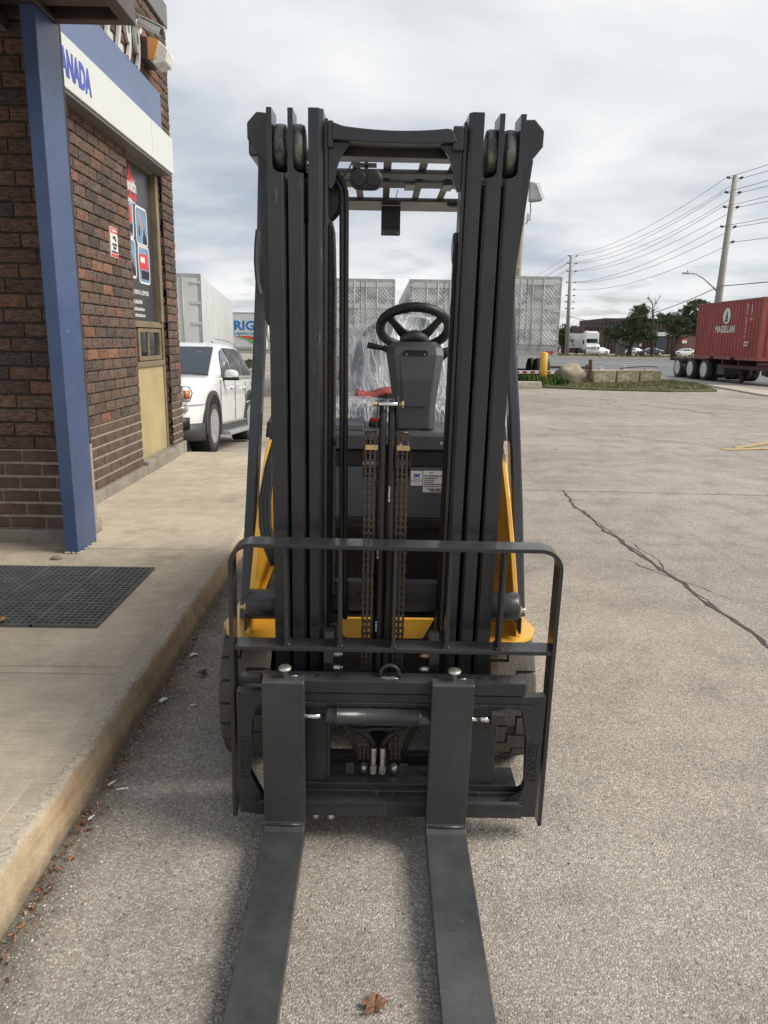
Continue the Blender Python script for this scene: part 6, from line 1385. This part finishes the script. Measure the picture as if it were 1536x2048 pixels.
sk = part(MB().tube([(9.9, 30.75, .64), (10.5, 30.9, .69), (11.1, 31.1, .72), (11.6, 31.25, .70)], .022, 6), 'fallen_branch', M['bark']); tag(sk, 'thin dead branch lying across the concrete blocks', 'branch')
kb2 = part(MB().box(4.75, 5.88, 26.9, 27.2, 0, .24), 'kerb_block', M['concrete'], bevel=.03); tag(kb2, 'short pale concrete kerb block at the tip of the grass', 'kerb block')
# wooden service pole with floodlight
wp = thing('service_pole', (6.93, 38, 0), 'weathered wooden pole with a boxy floodlight, partly hidden by the mast', 'pole')
part(MB().tube([(6.86, 38, 0), (6.80, 38, 5), (6.86, 38, 8.3), (7.05, 38, 9.0), (7.12, 38, 9.7)], [.17, .14, .12, .06, .05], 14), 'pole_shaft', M['wood_pole'], wp)
part(MB().loft([[Vector((7.30+dx*k, 37.95+dy, 8.65+dz*k)) for dx, dz in ((-.18, .42), (.10, .36), (.44, -.40), (.0, -.46), (-.18, -.42))] for dy, k in ((-.25, .9), (-.2, 1), (.2, 1), (.25, .8))], 0, False), 'floodlight', M['trailer_frame'], wp, bevel=.02)
for i in range(7): part(MB().bar((7.42+.042*i, 37.68, 8.98-.105*i), (7.55+.045*i, 37.68, 8.93-.105*i), .03, .03, (0, 1, 0)), 'louver', M['trailer_side'], wp)
part(MB().tube([(7.2, 38, 8.2), (7.25, 38, 7.8), (7.15, 38, 7.4), (7.05, 38, 7.2)], .025, 6), 'cable', M['black_rubber'], wp)
part(MB().box(7.05, 7.25, 37.8, 37.95, 7.35, 7.65), 'junction_box', M['number_grey'], wp, bevel=.02); part(MB().box(6.9, 7.15, 37.78, 37.83, 2.35, 2.85), 'pole_notice', M['print_white'], wp)
# ================================================================== FAR BACKGROUND
M['brown_clad'] = simple('brown_clad', (.075, .048, .040), .7, var=.12, scale=.5); M['brown_wall'] = simple('brown_wall', (.155, .085, .065), .8, var=.12, scale=.4)
bb2 = thing('brown_warehouse', (45, 118, 0), 'long brown ribbed warehouse across the road behind the pine trees', 'building')
def wl2(x0, x1, y, z1, rib, mat, name):
    part(MB().box(x0, x1, y+.1, y+14, 0, z1), name, M[mat], bb2)
    if rib:
        mb = MB(); x = x0+.1
        while x < x1-.2: mb.box(x, x+.22, y-.08, y+.1, .0, z1-.22); x += .55
        part(mb, 'wall_rib', M[mat], bb2)['kind'] = 'stuff'
    part(MB().box(x0-.05, x1+.05, y-.12, y+.3, z1-.2, z1+.05), 'roof_trim', M['brown_metal'], bb2)
wl2(31.7, 34.7, 117.6, 4.25, True, 'brown_clad', 'wall'); wl2(34.7, 46.6, 118, 5.45, True, 'brown_clad', 'wall'); wl2(46.6, 95, 118.6, 5.7, False, 'brown_wall', 'wall'); wl2(-4, 31.5, 132, 3.6, False, 'brown_wall', 'wall')
part(MB().box(42.8, 45.2, 116.4, 117.95, 2.9, 3.5), 'awning', M['sign_white'], bb2, bevel=.03); part(MB().box(43.2, 44.8, 117.85, 117.95, .2, 2.7), 'door', M['dark_glass'], bb2)
for x in (37.2, 39.4): part(MB().box(x, x+.9, 117.86, 117.95, .2, 2.4), 'door', M['dark_glass'], bb2)
part(MB().box(40.6, 40.9, 117.80, 117.95, 1.3, 2.6), 'wall_notice', M['print_white'], bb2)
part(MB().box(47.4, 48.15, 118.3, 118.5, 1.9, 2.62), 'sign_board', M['print_white'], bb2); part(MB().box(47.4, 48.15, 118.28, 118.299, 2.35, 2.6), 'sign_header', M['print_red'], bb2)
part(MB().box(32.0, 32.2, 117.3, 117.5, 3.4, 3.6), 'wall_lamp', M['print_white'], bb2)
dp = part(MB().box(32.6, 33.6, 103, 104.2, .13, 1.7), 'waste_bin', M['cladding'], bevel=.04); tag(dp, 'dark upright waste bin left of the first pine trunk', 'bin')
def leaf_mat(name, a, b, c):
    g = NT(name); at = g.n('ShaderNodeAttribute', attribute_name='rnd')
    m = g.set(color=g.ramp(at.outputs['Fac'], (0., a), (.5, b), (1., c)), rough=.7, spec=.2); return m
LM = leaf_mat('pine_needles', (.075, .095, .06), (.13, .155, .095), (.21, .23, .15)); LM2 = leaf_mat('bush_leaves', (.03, .05, .015), (.06, .09, .03), (.13, .15, .06))
def tree(name, base, h, lobes, label, trunk_r, n, seed, leaf=.33, mat=None, group=None, bend=(0, 0), cat='tree'):
    rnd = random.Random(seed); b = Vector(base); t = thing(name, base, label, cat, group)
    top = b+Vector((bend[0], bend[1], h)); P = [b.lerp(top, k/6)+Vector((.12*math.sin(k*1.7+seed), 0, 0)) for k in range(7)]
    part(MB().tube(P, [trunk_r*(1-.13*k) for k in range(7)], 9), 'trunk', M['bark'], t)
    lm = MB()
    for c, r in lobes:
        c = b+Vector(c); s_ = min(P, key=lambda p: abs(p.z-(c.z-.6))+.01*abs(p.x-c.x)); m_ = s_.lerp(c, .5)+Vector((0, 0, -.15)); lm.tube([s_, m_, c], [trunk_r*.42, trunk_r*.25, trunk_r*.08], 6)
        for k in range(4): q = c+Vector((rnd.uniform(-1, 1)*r[0], rnd.uniform(-1, 1)*r[1], rnd.uniform(-.4, .8)*r[2])); lm.tube([c, q], [trunk_r*.10, trunk_r*.03], 4)
    part(lm, 'limbs', M['bark'], t)['kind'] = 'stuff'
    mb = MB(); vol = [r[0]*r[1]*r[2] for c, r in lobes]; tot = sum(vol)
    for (c, r), v in zip(lobes, vol):
        c = b+Vector(c); k = int(n*v/tot)
        tufts = [(c+Vector((rnd.gauss(0, .45)*r[0], rnd.gauss(0, .45)*r[1], rnd.gauss(0, .42)*r[2])), rnd.uniform(.22, .5)*min(r), rnd.random()) for _ in range(max(6, k//38))]
        for _ in range(k):
            tc_, tr_, tv = tufts[rnd.randrange(len(tufts))]; p = tc_+Vector((rnd.gauss(0, .6), rnd.gauss(0, .6), rnd.gauss(0, .42)))*tr_
            s_ = leaf*rnd.uniform(.5, 1.2); d = Vector((rnd.uniform(-1, 1), rnd.uniform(-1, 1), rnd.uniform(-.3, .9))).normalized(); e = d.cross(Vector((rnd.random(), rnd.random(), rnd.random()))).normalized()*.34
            mb.add([p-e*s_*.5, p+d*s_, p+e*s_*.5], [(0, 1, 2)], 0, False, min(1, max(0, .35*tv+.35*rnd.random()+.22*(p.z-b.z)/h)))
    part(mb, 'crown', mat or LM, t, attr=True)
    return t
PT = 'pine trees along the far verge'
tree('pine_tree', (31.05, 93.6, .15), 6.2, [((-2.0, 0, 2.9), (1.5, 1.2, .75)), ((-.6, .3, 3.0), (1.2, 1.2, .9)), ((1.4, 0, 3.0), (1.4, 1.2, .9)), ((.2, 0, 4.2), (1.2, 1.1, .8)), ((1.0, 0, 5.2), (.95, .9, .8)), ((1.6, .3, 4.2), (1.1, 1, .6)), ((2.4, 0, 2.3), (.9, .9, .5)), ((-2.5, 0, 2.1), (.8, .8, .4)), ((.9, 0, 6.0), (.5, .5, .45)), ((.3, -.3, 2.2), (1.6, .8, .5))],
     'broad dark pine with leaning trunk in front of the ribbed warehouse', .30, 24000, 3, group=PT, bend=(1.1, 0))
tree('pine_tree', (34.1, 87.5, .15), 6.4, [((-.9, 0, 4.2), (1.3, 1.1, .6)), ((.8, 0, 4.3), (1.6, 1.2, .6)), ((2.2, 0, 6.0), (1.2, 1, .5)), ((1.2, 0, 5.4), (1.0, .9, .4)), ((2.6, 0, 5.0), (1.1, 1, .5)), ((2.4, 0, 3.7), (1.5, 1.1, .6)), ((.3, 0, 3.3), (1.2, 1, .5)), ((3.3, 0, 4.3), (.9, .9, .5)), ((-1.6, 0, 4.7), (.7, .7, .3)), ((-.1, 0, 2.6), (.9, .8, .35)), ((2.2, 0, 2.8), (1.2, .9, .4))],
     'windswept pine with flat tufted crown behind the red container', .30, 19000, 9, group=PT, bend=(1.3, 0))
# bare top of a dead tree
bt_ = thing('bare_tree', (35.1, 97, .15), 'bare leafless tree top poking up between the two pines', 'tree', PT)
rnd = random.Random(21); mb = MB().tube([(35.1, 97, .15), (35.0, 97, 3.5), (34.7, 97, 6.0), (34.4, 97, 7.3)], [.2, .14, .07, .03], 7); part(mb, 'trunk', M['bark'], bt_)
mb = MB()
def twig(p, d, l, r, k):
    q = p+d*l; mb.tube([p, p.lerp(q, .5)+Vector((rnd.uniform(-.08, .08), 0, rnd.uniform(-.05, .1)))*l, q], [r, r*.7, r*.4], 4)
    if k:
        for _ in range(4): e = (d+Vector((rnd.uniform(-.9, .9), rnd.uniform(-.5, .5), rnd.uniform(-.4, .7)))).normalized(); twig(p.lerp(q, rnd.uniform(.4, 1)), e, l*.6, r*.5, k-1)
for _ in range(8): twig(Vector((34.65, 97, rnd.uniform(5.0, 6.9))), Vector((rnd.uniform(-1, .9), 0, rnd.uniform(.1, .8))).normalized(), rnd.uniform(.6, 1.0), .035, 2)
part(mb, 'branches', M['bark'], bt_)['kind'] = 'stuff'
tree('bush_tree', (26.0, 106.5, .15), 3.6, [((0, 0, 2.4), (1.4, 1, 1.0)), ((-.7, 0, 1.6), (1.0, 1, .8)), ((.7, 0, 1.7), (.9, 1, .8)), ((.1, 0, 3.1), (.8, .8, .5))], 'rounded green tree behind the thin tall utility pole', .2, 4500, 31, mat=LM2)
tree('bush_tree', (-9.8, 50.5, -.55), 1.5, [((0, 0, .45), (1.1, .7, .4)), ((.9, 0, .4), (.8, .6, .35)), ((-1.0, 0, .4), (.8, .6, .35))], 'low tangle of dry brush below the lettered white trailer', .06, 2600, 37, leaf=.22, mat=leaf_mat('dry_brush', (.05, .05, .02), (.19, .17, .09), (.42, .38, .22)), cat='brush')
rnd = random.Random(77); mb = MB()
for k in range(150):
    x = -260+5.5*k+rnd.uniform(-2, 2); y = 300+rnd.uniform(-15, 15); h = rnd.uniform(4, 8.5)
    for _ in range(60):
        p = Vector((x+rnd.gauss(0, 2.2), y+rnd.gauss(0, 2), h*rnd.random())); d = Vector((rnd.uniform(-1, 1), rnd.uniform(-1, 1), rnd.uniform(-.3, 1))).normalized()*rnd.uniform(.8, 1.8); e = d.cross(Vector((rnd.random(), rnd.random(), rnd.random()))).normalized()*.9
        mb.add([p-e, p+d, p+e], [(0, 1, 2)], 0, False, rnd.random())
tag(part(mb, 'far_treeline', LM2, attr=True), 'low line of woods on the horizon', 'woods', kind='stuff')
# ---- utility poles, lamp arm and wires
up1 = thing('utility_pole', (24.2, 55, 0), 'tall leaning concrete utility pole carrying a street lamp behind the red container', 'utility pole', 'utility poles')
part(MB().tube([(24.2, 55, 0), (24.33, 55, 4.5), (24.53, 55, 13.1)], [.30, .26, .15], 16), 'pole_shaft', M['pole_grey'], up1)
up2 = thing('utility_pole', (24.4, 98, 0), 'thin distant utility pole with stacked insulators left of the box truck', 'utility pole', 'utility poles')
part(MB().tube([(24.4, 98, 0), (24.09, 98, 12.4)], [.30, .16], 12), 'pole_shaft', M['pole_grey'], up2)
lv1 = [(24.52, 12.9, 1, 1), (24.50, 11.95, 1, 1), (24.48, 11.0, 1, 1), (24.45, 9.7, 1, 1), (24.43, 8.7, 0, 1)]; lv2 = [12.3, 11.4, 10.45, 9.1, 8.25]
tips1, tips2 = [], []
def ins(par, x, y, z, sg, s_=1.):
    part(MB().tube([(x+sg*.12, y, z), (x+sg*.34*s_, y, z+.04)], .03, 6), 'insulator_arm', M['trailer_frame'], par)
    part(MB().lathe([(0, .04), (.03, .085), (.06, .05), (.09, .09), (.12, .05), (.15, .09), (.18, .05), (.21, .085), (.24, .04)], 'x', (0, 0, 0), 10).xf(Matrix.Translation((x+sg*(.34*s_), y, z+.03)) @ Matrix.Rotation(R(-14*sg), 4, 'Y') @ Matrix.Scale(sg, 4, (1, 0, 0))), 'insulator', M['cladding'], par)
for (x, z, l, r), z2 in zip(lv1, lv2):
    for sg, on in ((-1, l), (1, r)):
        if on: ins(up1, x, 55, z, sg); tips1.append((x+sg*.58, 55, z+.06, sg)); ins(up2, 24.3, 98, z2, sg, 1.2); tips2.append((24.3+sg*.6, 98, z2+.05))
for z in (7.5, 6.7, 5.9):
    for sg in (-1, 1): ins(up2, 24.35, 98, z, sg, 1.1)
la = thing('street_lamp', (24.15, 55, 5.5), 'curved street lamp arm reaching left from the leaning utility pole', 'street lamp')
part(MB().tube([(24.2, 55, 5.35), (23.7, 54.9, 5.75), (23.0, 54.8, 6.25), (22.4, 54.7, 6.52), (21.95, 54.6, 6.55)], [.06, .055, .05, .045, .04], 8), 'lamp_arm', M['trailer_frame'], la)
part(MB().loft([[Vector((x, 54.6+b_, 6.55+a)) for a, b_ in ((-.05*k, -.12*k), (-.05*k, .12*k), (.05*k, .12*k), (.07*k, 0), (.05*k, -.12*k))] for x, k in ((22.05, .5), (21.9, 1), (21.5, 1), (21.35, .4))]), 'lamp_head', M['trailer_frame'], la, bevel=.01)
part(MB().cyl((21.75, 54.6, 6.60), (21.75, 54.6, 6.78), .03, 8), 'photocell', M['cladding'], la)
def wire(a, b, sag, r, label, grp):
    a, b = Vector(a), Vector(b); n = 22; P = [a.lerp(b, i/n)-Vector((0, 0, sag*4*(i/n)*(1-i/n))) for i in range(n+1)]
    tag(part(MB().tube(P, r, 4, cap=False), 'power_line', M['cladding']), label, 'power line', grp)
lev = ['topmost', 'topmost', 'second from top', 'second from top', 'third from top', 'third from top', 'fourth from top', 'fourth from top', 'lowest']
for t1, t2, w_ in zip(tips1, tips2, lev):
    sd_ = 'left' if t1[3] < 0 else 'right'
    wire(t1[:3], t2, 1.0, .017, 'wire to the distant pole from the %s %s insulator of the leaning pole' % (w_, sd_), 'wires between the two utility poles')
    wire(t1[:3], (t1[0]+.6, 12, t1[2]+.3), .9, .016, 'wire running right from the %s %s insulator of the leaning pole' % (w_, sd_), 'wires running right from the leaning pole')
for sg in (-1, 1): 
    for z2 in lv2[:3]: wire((24.3+sg*.6, 98, z2+.05), (24.5+sg*.6, 150, z2-.2), .8, .02, 'faint wire leading away behind the distant pole from its %s %s insulator' % ({12.3: 'top', 11.4: 'second', 10.45: 'third'}[z2], 'left' if sg < 0 else 'right'), 'wires behind the distant pole')
wire((24.3, 55, 5.75), (24.4, 98, 3.4+1.6), 1.4, .03, 'thicker low cable sagging from the lamp arm towards the distant pole', 'low cables'); wire((24.35, 55, 5.75), (25.4, 12, 5.2), .2, .03, 'thicker low cable running right from the foot of the lamp arm', 'low cables')
wire((24.3, 55, 4.6), (24.9, 12, 3.9), .3, .02, 'lowest thin cable just above the red container roof', 'low cables')
